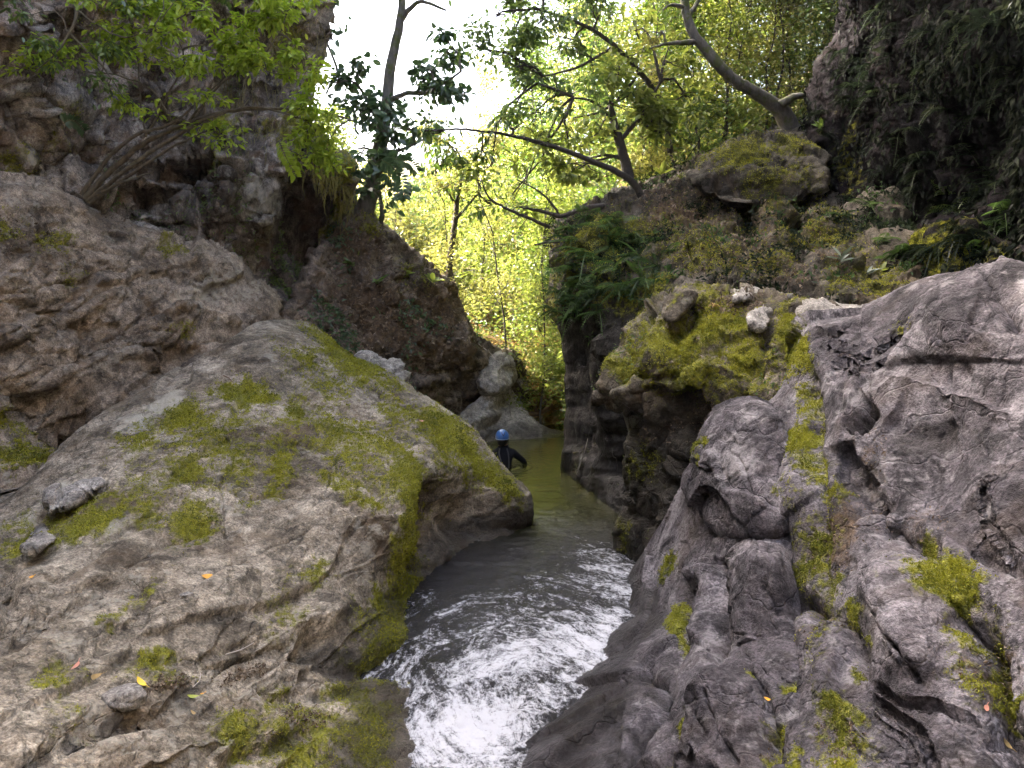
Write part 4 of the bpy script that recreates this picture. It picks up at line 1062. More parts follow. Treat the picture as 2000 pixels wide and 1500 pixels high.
# ================================================================== plants
L_BRIGHT = leaf_mat('sunlit_leaf', [(0.0, (0.125, 0.17, 0.028)), (0.5, (0.205, 0.26, 0.045)), (1.0, (0.34, 0.38, 0.08))], 0.55, 0.03)
L_SHRUB = leaf_mat('shrub_leaf', [(0.0, (0.2, 0.29, 0.02)), (0.5, (0.3, 0.42, 0.03)), (1.0, (0.42, 0.52, 0.05))], 0.5, 0.03)
L_MID = leaf_mat('green_leaf', [(0.0, (0.05, 0.10, 0.016)), (0.5, (0.10, 0.17, 0.022)), (1.0, (0.17, 0.25, 0.03))], 0.5, 0.06)
L_DARK = leaf_mat('dark_leaf', [(0.0, (0.03, 0.065, 0.025)), (0.5, (0.055, 0.11, 0.04)), (1.0, (0.1, 0.16, 0.055))], 0.45, 0.05)
L_CAN = leaf_mat('canopy_leaf', [(0.0, (0.07, 0.13, 0.035)), (0.5, (0.13, 0.20, 0.05)), (1.0, (0.22, 0.29, 0.07))], 0.65, 0.03)
L_FINE = leaf_mat('fine_leaf', [(0.0, (0.13, 0.14, 0.03)), (0.5, (0.225, 0.23, 0.055)), (1.0, (0.35, 0.335, 0.09))], 0.55, 0.03)
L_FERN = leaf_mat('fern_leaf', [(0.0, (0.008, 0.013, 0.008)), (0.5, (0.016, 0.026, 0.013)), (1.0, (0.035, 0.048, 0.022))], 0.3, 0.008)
L_FERNG = leaf_mat('green_fern_leaf', [(0.0, (0.025, 0.05, 0.016)), (0.5, (0.045, 0.09, 0.025)), (1.0, (0.08, 0.14, 0.03))], 0.4, 0.015)
L_DRY = leaf_mat('dry_leaf', [(0.0, (0.16, 0.08, 0.02)), (0.5, (0.34, 0.19, 0.05)), (1.0, (0.5, 0.36, 0.12))], 0.3, 0.03)
L_LITTER = leaf_mat('dead_leaf', [(0.0, (0.05, 0.03, 0.015)), (0.6, (0.11, 0.075, 0.045)), (1.0, (0.26, 0.2, 0.14))], 0.15, 0.03)
B_GREY = bark_mat('grey_bark', (0.05, 0.045, 0.038), (0.17, 0.155, 0.13), (0.07, 0.085, 0.02))
B_DARK = bark_mat('dark_bark', (0.022, 0.018, 0.014), (0.08, 0.065, 0.05))
B_STEM = bark_mat('shrub_stem', (0.045, 0.036, 0.024), (0.15, 0.125, 0.08))
B_GREEN = bark_mat('green_stem', (0.06, 0.06, 0.02), (0.17, 0.16, 0.07))


def pts_px(l):
    return np.array([P(a[0], a[1], a[2]) for a in l]), np.array([a[3] * 0.5 * a[2] / FPX for a in l])


def smooth_path(l, n=6):
    p, r = pts_px(l)
    q = spline(np.concatenate([p, r[:, None]], 1), n)
    return q[:, :3], np.maximum(q[:, 3], 0.002)


def wiggle(p, amp):
    n = len(p)
    w = rng.normal(size=(n, 3)) * amp
    w[0] = 0
    return p + w


def twig(a, b, r0, r1, sag=0.12, n=7):
    t = np.linspace(0, 1, n)[:, None]
    L = np.linalg.norm(b - a)
    bend = rng.normal(size=3) * 0.10 * L + np.array([0, 0, sag * L])
    p = a * (1 - t) + b * t + bend * (4 * t * (1 - t))
    p[1:-1] += rng.normal(size=(n - 2, 3)) * 0.02 * L
    return p, r0 + (r1 - r0) * t[:, 0]


def leaf_dirs(n, droop=0.4, up=0.8):
    ax = unit(rand_unit(n) * np.array([1, 1, 0.5]) + np.array([0, 0, -droop]))
    nr = unit(rand_unit(n) * 0.6 + np.array([0, 0, up]))
    return ax, nr


def one_leaf_mesh(name, mat, ln=1.0, wd=0.5):
    V, F, k = leaf_arrays(np.zeros((1, 3)), np.array([[1.0, 0, 0]]), np.array([[0, 0, 1.0]]), ln, wd, 'broad')
    me = bpy.data.meshes.new(name)
    me.from_pydata(V.tolist(), [], F.tolist())
    me.materials.append(mat)
    a = me.attributes.new('rnd', 'FLOAT', 'POINT')
    a.data.foreach_set('value', np.full(len(V), 0.3, np.float32))
    for p in me.polygons:
        p.use_smooth = True
    return me


def leaf_parts(parent, mesh, c, ax, nr, ln, name='leaf'):
    base = np.array(parent.location)
    sd_ = unit(np.cross(ax, nr))
    nn = np.cross(sd_, ax)
    for i in range(len(c)):
        o = bpy.data.objects.new(name, mesh)
        COL.objects.link(o)
        o.parent = parent
        L = float(ln[i])
        Mx = Matrix(((ax[i][0] * L, -sd_[i][0] * L, nn[i][0] * L, c[i][0] - base[0]), (ax[i][1] * L, -sd_[i][1] * L, nn[i][1] * L, c[i][1] - base[1]), (ax[i][2] * L, -sd_[i][2] * L, nn[i][2] * L, c[i][2] - base[2]), (0, 0, 0, 1)))
        o.matrix_local = Mx


def plant(name, label, cat, trunks, clouds, mat, bark, leaf=(0.08, 0.5), shape='broad', group=None, parts=0, branch_w=3.0, droop=0.4, twigs=1.0, up=0.8, trunk_name='trunk', branch_name='branch'):
    """trunks: measured polylines (px, py, metres, width px); clouds: (px, py, metres, rx, ry, n)"""
    paths = [smooth_path(t) for t in trunks]
    root = empty(name, paths[0][0][0])
    tag(root, label, cat, group)
    for i, (p, r) in enumerate(paths):
        p = wiggle(p, 0.004)
        tube_obj(trunk_name if i == 0 else branch_name, [(p, r)], bark, root, 8 if i == 0 else 6)
    allp = np.concatenate([p for p, r in paths])
    C, AX, NR, tw = [], [], [], []
    for cl in clouds:
        pts, cc, idx = cloud(*cl[:6], depth=cl[6] if len(cl) > 6 else None)
        ax, nr = leaf_dirs(len(pts), droop, up)
        ax = unit(ax + 0.8 * unit(pts - cc[idx]))
        C.append(pts)
        AX.append(ax)
        NR.append(nr)
        cen = P(*cl[:3])
        a = allp[np.argmin(((allp - cen) ** 2).sum(1))]
        w = branch_w * cl[2] / FPX
        tw.append(twig(a, cen, w, w * 0.5))
        for k in range(int(len(cc) * twigs)):
            tw.append(twig(cen + (a - cen) * rng.random() * 0.4, cc[k % len(cc)], w * 0.45, w * 0.12, 0.05, 5))
    if tw:
        tube_obj('twigs', tw, bark, root, 4)['kind'] = 'stuff'
    C, AX, NR = np.concatenate(C), np.concatenate(AX), np.concatenate(NR)
    ln = leaf[0] * (0.6 + 0.7 * rng.random(len(C)))
    if parts:
        qx, qy = pix(C)
        ok = np.flatnonzero((qx > 0) & (qx < 2000) & (qy > 0) & (qy < 1500))
        near_first = ok[np.argsort(-ln[ok] / C[ok, 1])][:parts]
        me = one_leaf_mesh('leaf', mat, 1.0, leaf[1])
        leaf_parts(root, me, C[near_first], AX[near_first], NR[near_first], ln[near_first])
        m = np.ones(len(C), bool)
        m[near_first] = False
        C, AX, NR, ln = C[m], AX[m], NR[m], ln[m]
    leaves_obj('foliage', C, AX, NR, ln, ln * leaf[1], mat, root, shape)['kind'] = 'stuff'
    return root


# left tree against the sky
plant('leaning_tree', 'slender mossy-trunked tree with dark rounded leaves standing against the white sky', 'tree',
      [[(700, 440, 14.2, 48), (716, 400, 14.2, 37), (732, 340, 14.2, 30), (746, 270, 14.2, 27), (756, 200, 14.2, 23), (763, 130, 14.2, 20), (778, 60, 14.2, 17), (786, 0, 14.2, 14), (790, -90, 14.3, 14), (800, -220, 14.4, 8)],
       [(780, 45, 14.2, 12), (800, 18, 14.1, 10), (825, 3, 14.0, 7), (870, 20, 13.8, 4)], [(757, 200, 14.2, 12), (790, 183, 14.0, 9), (840, 178, 13.8, 7), (900, 140, 13.6, 4)], [(748, 250, 14.2, 10), (720, 200, 14.0, 8), (690, 160, 13.9, 4), (640, 165, 13.8, 2)], [(742, 440, 14.3, 14), (746, 415, 14.2, 10), (742, 380, 14.2, 8), (736, 350, 14.2, 7)],
       [(740, 300, 14.2, 8), (790, 290, 14.0, 6), (850, 260, 13.8, 3)]],
      [(700, 150, 13.9, 45, 40, 130), (730, 220, 13.9, 75, 60, 300), (840, 130, 13.8, 70, 50, 260), (860, 180, 13.8, 60, 40, 140), (800, 250, 13.8, 90, 55, 260), (700, 290, 13.9, 60, 50, 170), (770, 330, 13.8, 60, 50, 130), (880, 90, 13.8, 40, 30, 60), (730, 370, 13.8, 40, 40, 60), (800, -260, 14.3, 160, 90, 500), (640, 40, 13.9, 40, 60, 50), (560, -190, 14.5, 120, 80, 400)],
      L_DARK, B_GREY, (0.15, 0.62), parts=280, droop=0.5, up=0.3)
# canopy branch top centre
plant('overhanging_tree', 'leafy dark green branches hanging from the top edge right of the white sky gap', 'tree',
      [[(1310, 300, 14.6, 12), (1290, 200, 14.4, 11), (1230, 120, 14.1, 9), (1160, 60, 13.8, 7), (1060, 20, 13.6, 5)], [(1200, 90, 14, 6), (1130, 130, 13.8, 5), (1060, 150, 13.7, 3)], [(1250, 140, 14.1, 6), (1190, 210, 13.9, 5), (1120, 230, 13.8, 3)]],
      [(930, 90, 13.6, 40, 50, 105), (1000, 70, 13.8, 90, 70, 390), (1120, 80, 14, 90, 70, 390), (970, 30, 13.5, 70, 60, 345), (1060, 40, 13.6, 80, 60, 390), (1010, 130, 13.6, 75, 50, 390), (1090, 190, 13.7, 75, 50, 390), (1150, 110, 13.8, 70, 60, 300), (1170, 30, 13.8, 80, 50, 375), (1060, -90, 13.8, 220, 90, 1350), (1000, 220, 13.7, 60, 40, 135), (1190, 200, 13.8, 70, 60, 270)],
      L_CAN, B_DARK, (0.105, 0.52), parts=280, droop=0.5, up=0.4)
plant('broadleaf_tree', 'broad-leaved yellow-green young tree above the dark gorge wall', 'tree',
      [[(1228, 350, 13.8, 24), (1222, 320, 13.8, 20), (1208, 270, 13.8, 17), (1196, 225, 13.8, 13), (1192, 190, 13.8, 8)], [(1210, 275, 13.8, 9), (1250, 230, 13.7, 7), (1290, 160, 13.6, 4)], [(1200, 240, 13.8, 8), (1160, 200, 13.6, 5), (1120, 190, 13.5, 3)]],
      [(1240, 60, 13.9, 90, 60, 260), (1340, 190, 13.9, 70, 60, 180), (1030, 230, 14.0, 70, 50, 160), (1100, 350, 13.8, 70, 40, 150), (1000, 380, 14.2, 60, 40, 130), (1200, 200, 13.6, 80, 50, 230), (1270, 180, 13.5, 70, 55, 230), (1210, 130, 13.6, 60, 45, 150), (1170, 260, 13.5, 70, 40, 170), (1290, 260, 13.6, 60, 50, 150), (1110, 270, 13.5, 60, 40, 120), (1300, 110, 13.6, 70, 50, 170), (1060, 300, 13.6, 70, 40, 160), (960, 320, 13.8, 70, 40, 140), (1130, 330, 13.6, 60, 40, 120)],
      L_BRIGHT, B_DARK, (0.15, 0.5), parts=250, droop=0.25, up=1.0)
# arching bough across the gorge
plant('arching_bough', 'long thin arching bough reaching left across the gorge from the dark wall top', 'tree',
      [[(1262, 400, 13.5, 16), (1240, 362, 13.4, 14), (1210, 338, 13.3, 12), (1150, 312, 13.2, 10), (1100, 293, 13.1, 9), (1050, 277, 13.0, 8), (1000, 265, 12.9, 6), (950, 257, 12.8, 5), (890, 252, 12.7, 4), (830, 256, 12.6, 3)]],
      [(860, 260, 12.7, 60, 30, 60), (940, 300, 12.8, 60, 40, 70), (1000, 250, 12.9, 60, 30, 50)], L_MID, B_DARK, (0.13, 0.45), droop=0.8)
# leaning trunk at upper right
plant('leaning_trunk_tree', 'crooked bare mossy trunk leaning left from the dark cliff edge at upper right', 'tree',
      [[(1560, 330, 13.6, 46), (1548, 270, 13.5, 40), (1532, 226, 13.4, 33), (1505, 200, 13.3, 26), (1470, 178, 13.2, 23), (1436, 158, 13.1, 21), (1405, 128, 13.0, 20), (1375, 92, 13.0, 19), (1356, 70, 13.0, 18), (1344, 40, 13.0, 17), (1336, 0, 13.0, 15), (1320, -80, 13.0, 14), (1310, -200, 13, 8)],
       [(1362, 80, 13.0, 12), (1330, 84, 12.9, 9), (1300, 86, 12.8, 6), (1270, 95, 12.7, 3)], [(1345, 30, 13, 10), (1360, 8, 13.1, 8), (1368, -20, 13.2, 6)], [(1344, 15, 13, 10), (1310, 10, 12.9, 6), (1295, 20, 12.8, 3)], [(1525, 205, 13.2, 20), (1550, 190, 13.2, 14), (1575, 185, 13.2, 8)]],
      [(1310, -170, 13.2, 220, 110, 1500), (1480, -140, 13.4, 180, 90, 1200), (1290, 60, 12.8, 50, 30, 90)], L_FINE, B_GREY, (0.10, 0.4), shape='fine')
# dark bare branches from the wall top
for lab, paths in [('dark bare forked branch jutting from the top of the gorge wall', [[(1180, 402, 13.2, 12), (1130, 410, 13.0, 10), (1095, 422, 12.8, 8), (1050, 410, 12.7, 6), (1015, 405, 12.6, 3)], [(1095, 422, 12.8, 5), (1060, 380, 12.8, 4), (1010, 350, 12.7, 2)]]),
                   ('lower dark horizontal branch jutting over the pool from the gorge wall', [[(1175, 466, 12.9, 10), (1120, 470, 12.7, 8), (1075, 472, 12.6, 6), (1045, 478, 12.5, 3)]]),
                   ('thin curving bare branch hanging in front of the sunlit forest', [[(1075, 445, 12.9, 7), (1030, 425, 12.9, 6), (985, 405, 12.9, 5), (955, 385, 12.9, 4), (940, 350, 12.9, 2)]])]:
    ps = [smooth_path(t) for t in paths]
    root = empty('bare_branch', ps[0][0][0])
    tag(root, lab, 'branch')
    for i, q in enumerate(ps):
        tube_obj('stem' if i == 0 else 'fork', [(wiggle(q[0], 0.006), q[1])], B_DARK, root, 6)
    side = []
    for q, r in ps:
        for k in range(5):
            a = q[rng.integers(3, len(q))]
            side.append(twig(a, a + rand_unit(1)[0] * np.array([.35, .2, .35]), 0.008, 0.003))
    tube_obj('twigs', side, B_DARK, root, 4)['kind'] = 'stuff'

# left shrub with arching stems
SH = 9.9
shr = plant('cliff_shrub', 'bright green shrub with long arching stems growing from the left rock ledge', 'shrub',
            [[(165, 388, SH, 12), (220, 330, SH, 11), (290, 275, SH, 10), (370, 240, SH, 8), (440, 218, SH, 7), (540, 212, SH, 6), (620, 216, SH, 5), (690, 236, SH, 3)],
             [(172, 392, SH, 10), (260, 322, 9.7, 9), (350, 262, 9.6, 8), (420, 226, 9.5, 6), (500, 210, 9.4, 4), (590, 232, 9.3, 3)], [(160, 380, SH, 9), (210, 310, 9.8, 8), (270, 262, 9.7, 7), (340, 238, 9.6, 5), (440, 150, 9.5, 3)],
             [(176, 396, SH, 8), (250, 345, 9.7, 7), (330, 290, 9.6, 5), (420, 250, 9.5, 3)], [(290, 262, 9.7, 5), (330, 180, 9.5, 4), (360, 120, 9.4, 3), (340, 60, 9.3, 2)], [(335, 236, 9.6, 5), (300, 180, 9.5, 4), (240, 150, 9.4, 3), (160, 140, 9.3, 2)],
             [(370, 235, 9.6, 5), (430, 165, 9.4, 4), (500, 120, 9.3, 3), (550, 60, 9.2, 2)], [(285, 268, 9.7, 4), (275, 200, 9.6, 3), (270, 120, 9.5, 2)], [(170, 390, 9.9, 6), (230, 360, 9.7, 5), (300, 335, 9.6, 2)]],
            [(90, 130, 9.4, 60, 40, 110), (250, 20, 9.3, 90, 40, 300), (560, 20, 9.2, 70, 50, 260), (600, 120, 9.2, 40, 60, 200), (350, 200, 9.4, 90, 30, 140), (200, 100, 9.4, 90, 50, 323), (300, 60, 9.3, 90, 50, 418), (390, 90, 9.3, 80, 50, 418), (330, 130, 9.4, 80, 40, 285), (460, 120, 9.3, 70, 50, 380), (520, 70, 9.2, 70, 60, 342), (480, 30, 9.2, 80, 40, 304), (520, 140, 9.2, 50, 40, 247), (130, 110, 9.4, 70, 30, 171), (590, 200, 9.3, 50, 50, 247), (620, 260, 9.5, 50, 60, 285), (600, 300, 9.5, 50, 50, 228), (240, 205, 9.5, 40, 25, 114), (400, 240, 9.5, 70, 30, 114), (430, 270, 9.5, 40, 30, 85), (650, 320, 9.7, 50, 40, 171), (400, 20, 9.3, 60, 40, 209), (640, 240, 9.7, 50, 40, 133)],
            L_SHRUB, B_STEM, (0.085, 0.5), parts=290, droop=0.35, up=0.9, trunk_name='stem', branch_name='stem', branch_w=2.0)
plant('trailing_shrub', 'sparse leafy shrub trailing down the top left corner of the cliff', 'shrub',
      [[(120, -60, 9.3, 8), (150, 20, 9.2, 6), (120, 90, 9.1, 4), (70, 140, 9.0, 2)], [(150, 20, 9.2, 4), (230, 70, 9.1, 3), (300, 60, 9.0, 2)], [(130, 60, 9.2, 4), (200, 130, 9.1, 3), (240, 190, 9.0, 2)]],
      [(100, 90, 9.1, 70, 50, 120), (220, 60, 9.1, 80, 40, 150), (60, 30, 9.1, 60, 40, 80), (210, 170, 9.1, 60, 40, 100), (300, -30, 9.2, 120, 40, 260), (420, -20, 9.2, 90, 40, 220)],
      L_MID, B_STEM, (0.075, 0.5), droop=0.6, trunk_name='stem', branch_name='stem', branch_w=1.5)
# hanging pinnate fronds
fr_leaf = one_leaf_mesh('leaflet', L_SHRUB, 1.0, 0.42)
fr_leafd = one_leaf_mesh('leaflet', L_DARK, 1.0, 0.42)


def frond_px(name, label, cat, line, d, size, me, bark=B_GREEN):
    p = spline(np.array([P(a, b, d) for a, b in line]), 6)
    root = empty(name, p[0])
    tag(root, label, cat)
    tube_obj('stalk', [(p, np.linspace(0.006, 0.002, len(p)))], bark, root, 5)
    tg = unit(np.gradient(p, axis=0))
    c, ax = [], []
    for i in range(1, len(p)):
        for s in (-1, 1):
            sdv = unit(np.cross(tg[i], np.array([0, 1.0, 0.2]))) * s
            c.append(p[i])
            ax.append(unit(sdv + 0.35 * tg[i] + np.array([0, -0.15, -0.1])))
    c, ax = np.array(c), np.array(ax)
    nr = unit(np.tile(np.array([0, -0.8, 0.5]), (len(c), 1)) + 0.2 * rand_unit(len(c)))
    leaf_parts(root, me, c, ax, nr, np.full(len(c), size) * (0.7 + 0.4 * rng.random(len(c))), 'leaflet')


frond_px('hanging_frond', 'bright pinnate frond hanging down the left cliff below the shrub', 'frond', [(545, 275), (555, 300), (568, 325), (578, 345)], 9.4, 0.10, fr_leaf)
frond_px('hanging_frond', 'dark pinnate frond hanging beside the slender tree trunk', 'frond', [(745, 312), (765, 325), (785, 350), (788, 385)], 12.6, 0.15, fr_leafd)
frond_px('hanging_frond', 'second dark pinnate frond hanging further right of the slender tree trunk', 'frond', [(755, 305), (780, 312), (800, 318), (815, 335)], 12.6, 0.14, fr_leafd)
frond_px('hanging_frond', 'pale leafy frond on the left cliff beside the dark hollow', 'frond', [(125, 240), (135, 235), (150, 240), (165, 255)], 9.6, 0.10, fr_leafd)

# trees on the right-hand bench: thin stems, fine yellow-green crowns
def gh(x, y):
    return float(ground_h(np.array([float(x)]), np.array([float(y)]))[0])


def stand(name, label, cat, x, y, h, n, mat, bark, leaf, shape, crown=0.65, rad=1.1, stems=1, group=None, lean=0.1, r0=0.045):
    z = gh(x, y) - 0.1
    root = empty(name, (x, y, z))
    tag(root, label, cat, group)
    C, AX, NR, tw = [], [], [], []
    for s in range(stems):
        top = np.array([x + rng.normal() * lean * h, y + rng.normal() * lean * h, z + h * (0.85 + 0.3 * rng.random())])
        b0 = np.array([x + rng.normal() * 0.12 * (stems > 1), y + rng.normal() * 0.12 * (stems > 1), z])
        t = np.linspace(0, 1, 9)[:, None]
        p = b0 * (1 - t) + top * t + np.sin(t * 3.1) * rng.normal(size=3) * 0.05 * h * np.array([1, 1, 0.2])
        p[1:] += rng.normal(size=(8, 3)) * 0.012 * h
        tube_obj('trunk', [(p, np.linspace(r0, r0 * 0.25, 9))], bark, root, 6)
        m = n // stems
        kc = max(8, m // 110)
        tt = 1 - crown * rng.random(kc) ** 0.9
        cc = np.stack([np.interp(tt, t[:, 0], p[:, k]) for k in range(3)], 1)
        offs = rand_unit(kc) * np.array([1, 1, 0.45]) * (rad * (0.35 + 0.65 * rng.random(kc)) * (0.45 + 0.9 * (1.05 - tt)))[:, None]
        ce = cc + offs
        for k in range(kc):
            tw.append(twig(cc[k] - np.array([0, 0, 0.25 * rad]), ce[k], r0 * 0.3, 0.004, 0.05, 5))
        idx = rng.integers(0, kc, m)
        fr = rng.random((m, 1)) ** 0.6
        q = cc[idx] * (1 - fr) + ce[idx] * fr + rng.normal(size=(m, 3)) * rad * np.array([0.17, 0.17, 0.11])
        ax, nr = leaf_dirs(m, 0.2, 0.7)
        C.append(q)
        AX.append(ax)
        NR.append(nr)
    tube_obj('twigs', tw, bark, root, 4)['kind'] = 'stuff'
    C, AX, NR = np.concatenate(C), np.concatenate(AX), np.concatenate(NR)
    ln = leaf[0] * (0.6 + 0.8 * rng.random(len(C)))
    leaves_obj('foliage', C, AX, NR, ln, ln * leaf[1], mat, root, shape)['kind'] = 'stuff'
    return root


def px_ground(px, d):
    return (px - CX) / FPX * d * 1.0, d


rb = [(1040, 20.5, 9.5), (1120, 21.5, 10.5), (1200, 17.2, 8.0), (1300, 18.2, 8.5), (1420, 19, 9), (1500, 18.8, 9), (1600, 19.5, 9.5), (1010, 17.0, 6.5), (1060, 16.0, 6.5), (1100, 18.5, 8.0), (1160, 19.5, 9.0), (1150, 15.0, 4.2), (1185, 16.0, 5.0), (1250, 15.2, 5.0), (1290, 16.5, 6.0), (1330, 15.2, 5.2), (1370, 17.0, 6.5), (1405, 15.6, 5.0), (1440, 17.5, 6.5), (1470, 16.0, 5.5), (1510, 17.0, 6.0), (1545, 16.2, 5.5), (1585, 17.5, 6.5), (1620, 16.6, 6.0), (1220, 18.5, 7.0), (1340, 19.5, 8.0), (1460, 20, 8.0), (1560, 20.5, 8.5), (1660, 18.0, 8.0), (1120, 17.5, 5.0), (1400, 22.5, 10), (1520, 23.5, 10), (1260, 22, 9)]
for k, (px, d, h) in enumerate(rb):
    x, y = px_ground(px, d)
    stand('slender_tree', '%s young tree, fine %s foliage, %s row above the %s' % (('single-stemmed', 'twin-stemmed')[k % 2], ('mid-green', 'pale yellow-green', 'bright green')[k % 3], 'front' if d < 16.4 else ('middle' if d < 19 else 'back'), 'gorge wall' if px < 1350 else 'domed boulder'), 'tree', x, y, h, 5200 if d < 19 else 6500, (L_MID, L_FINE, L_BRIGHT)[k % 3], B_DARK, (0.10, 0.45), 'fine', 0.85, 1.25, 2 if k % 2 else 1, 'slender trees on the right-hand bank', 0.09, 0.03)

# trees beyond the pool
bk = [(760, 17.5, 2.2), (815, 18.5, 2.4), (870, 17.0, 2.4), (930, 20.5, 3.6), (980, 21.5, 4.2), (1045, 22.5, 4.6), (1080, 20.5, 5.5), (790, 22, 3.4), (850, 24, 3.4), (915, 22.5, 4), (970, 25, 5.0), (1030, 23.5, 6.0), (1090, 26, 7), (740, 26, 3.0), (820, 29, 3), (900, 30, 3.4), (985, 31, 6), (1070, 30, 8), (1140, 24, 7), (1160, 30, 9), (700, 20, 3.5), (660, 24, 4)]
for k, (px, d, h) in enumerate(bk):
    x, y = px_ground(px, d)
    stand('forest_tree', '%s sunlit tree beyond the pool %s the dark-stemmed tree%s' % (('bright green', 'pale yellow-green', 'mid-green')[k % 3], 'left of' if px < 880 else 'right of', ', far back' if d > 23 else ''), 'tree', x, y, h, 3800, (L_BRIGHT, L_FINE, L_MID)[k % 3], B_GREY, (0.11 if d < 22 else 0.13, 0.5), 'fine', 0.92, 1.0 + 0.02 * d, 2, 'forest trees beyond the pool', 0.08, 0.045)
plant('dark_stemmed_tree', 'small tree with a dark forked stem in the centre of the sunlit forest', 'tree',
      [[(876, 560, 16.8, 14), (880, 500, 16.8, 13), (888, 440, 16.8, 12), (893, 390, 16.8, 10), (900, 350, 16.8, 6)], [(889, 430, 16.8, 7), (915, 400, 16.7, 5), (940, 370, 16.6, 3)], [(891, 400, 16.8, 6), (870, 370, 16.7, 4), (850, 350, 16.6, 2)]],
      [(850, 330, 16.7, 60, 50, 200), (930, 350, 16.6, 60, 50, 200), (890, 290, 16.7, 70, 50, 240), (960, 400, 16.6, 50, 40, 120)], L_MID, B_DARK, (0.15, 0.42), droop=0.9)

# unseen tall trees added behind the left cliff, crowns placed to block the sun
for lab, x, y, h, rad, n in [('tall tree rising behind the left cliff edge', -5.0, 17.2, 13.5, 4.2, 8000), ('second tall tree rising further left behind the left cliff', -6.8, 15.6, 14, 4.2, 8000)]:
    stand('tall_tree', lab, 'tree', x, y, h, n, L_MID, B_GREY, (0.2, 0.5), 'broad', 0.36, rad, 1, None, 0.03, 0.16)

stand('autumn_bush', 'orange-brown leafy bush on the sunlit bank right of the driftwood log', 'bush', 0.75, 17.9, 1.5, 2200, L_DRY, B_DARK, (0.09, 0.5), 'fine', 0.95, 0.9, 2, None, 0.1, 0.02)
stand('autumn_bush', 'taller orange-brown bush against the edge of the dark gorge wall', 'bush', 1.05, 19.3, 2.0, 2200, L_DRY, B_DARK, (0.09, 0.5), 'fine', 0.95, 0.9, 2, None, 0.1, 0.02)
# undergrowth on the far bank: nobody could count it
n = 42000
ux = rng.uniform(-9, 9, n)
uy = 17.6 + 24 * rng.random(n) ** 1.4
uz = ground_h(ux, uy)
keep = (fbm(np.stack([ux * .5, uy * .5, ux * 0], -1), 3) > -0.12)
ux, uy, uz = ux[keep], uy[keep], uz[keep]
n = len(ux)
uc = np.stack([ux, uy, uz + 0.7 * rng.random(n) ** 1.7], -1)
ax, nr = leaf_dirs(n, -0.2, 0.8)
ln = 0.11 * (0.6 + 0.8 * rng.random(n))
og = leaves_obj('undergrowth', uc, ax, nr, ln, ln * 0.45, L_BRIGHT, None, 'fine')
tag(og, 'low sunlit green undergrowth covering the bank beyond the pool', 'undergrowth', kind='stuff')
n = 16000
ux = rng.uniform(-4, 6, n)
uy = rng.uniform(16.2, 22, n)
ax, nr = leaf_dirs(n, 0, 2.0)
ln = 0.08 * (0.6 + 0.8 * rng.random(n))
og = leaves_obj('leaf_litter', np.stack([ux, uy, ground_h(ux, uy) + 0.03 + 0.05 * rng.random(n)], -1), ax, nr, ln, ln * 0.6, L_DRY, None, 'fine')
tag(og, 'orange-brown leaf litter on the sunlit bank beyond the pool', 'leaf litter', kind='stuff')

# undergrowth of saplings' leaves on the right-hand bench
n = 26000
ux = rng.uniform(1.0, 8.5, n)
uy = rng.uniform(13.4, 20, n)
uc = np.stack([ux, uy, ground_h(ux, uy) + 1.1 * rng.random(n) ** 1.8], -1)
ax, nr = leaf_dirs(n, -0.2, 0.8)
ln = 0.085 * (0.6 + 0.8 * rng.random(n))
og = leaves_obj('undergrowth', uc, ax, nr, ln, ln * 0.42, L_MID, None, 'fine')
tag(og, 'low leafy undergrowth at the foot of the slender trees on the right', 'undergrowth', kind='stuff')

# ferns: fronds are parts
def frond_mesh(name, mat, L=0.4, n=16, w=0.11, droop=0.5):
    V, F, r = [], [], []
    t = np.linspace(0, 1, n)
    p = np.stack([L * t * (1 - 0.25 * droop * t), 0 * t, L * (0.35 * t - droop * 1.1 * t * t)], -1)
    for i in range(1, n):
        for s in (-1, 1):
            ww = w * math.sin(math.pi * min(1, 0.12 + t[i] * 0.92)) * (1 - 0.25 * t[i])
            a = p[i]
            tip = a + np.array([0.35 * ww, s * ww, -0.35 * ww])
            m = 0.5 * (a + tip)
            hw = L / n * 0.42
            k = len(V)
            V += [a, m + np.array([hw, 0, 0.004]), tip, m - np.array([hw, 0, -0.004])]
            F.append((k, k + 1, k + 2, k + 3))
    k = len(V)
    for i in range(n):
        V += [p[i] + np.array([0, 0.004, 0]), p[i] - np.array([0, 0.004, 0])]
        if i:
            F.append((k + 2 * i - 2, k + 2 * i - 1, k + 2 * i + 1, k + 2 * i))
    me = bpy.data.meshes.new(name)
    me.from_pydata([tuple(v) for v in V], [], F)
    me.materials.append(mat)
    a = me.attributes.new('rnd', 'FLOAT', 'POINT')
    a.data.foreach_set('value', np.repeat(rng.random(1), len(V)).astype(np.float32))
    return me


def fern(loc, nr, size, meshes, label, group, nf=6, cat='fern', name='fern'):
    root = empty(name, loc)
    tag(root, label, cat, group)
    nr = unit(np.array(nr))
    base = unit(np.array([nr[0], nr[1], 0.0]) + 1e-6)
    for k in range(nf):
        o = bpy.data.objects.new('frond', meshes[k % len(meshes)])
        COL.objects.link(o)
        o.parent = root
        a = math.atan2(base[1], base[0]) + (k - (nf - 1) / 2) * (2.6 / nf) + rng.normal() * 0.18
        o.rotation_euler = (rng.normal() * 0.2, rng.normal() * 0.25 - 0.1, a)
        o.scale = (size * (0.7 + 0.5 * rng.random()),) * 3
    return root


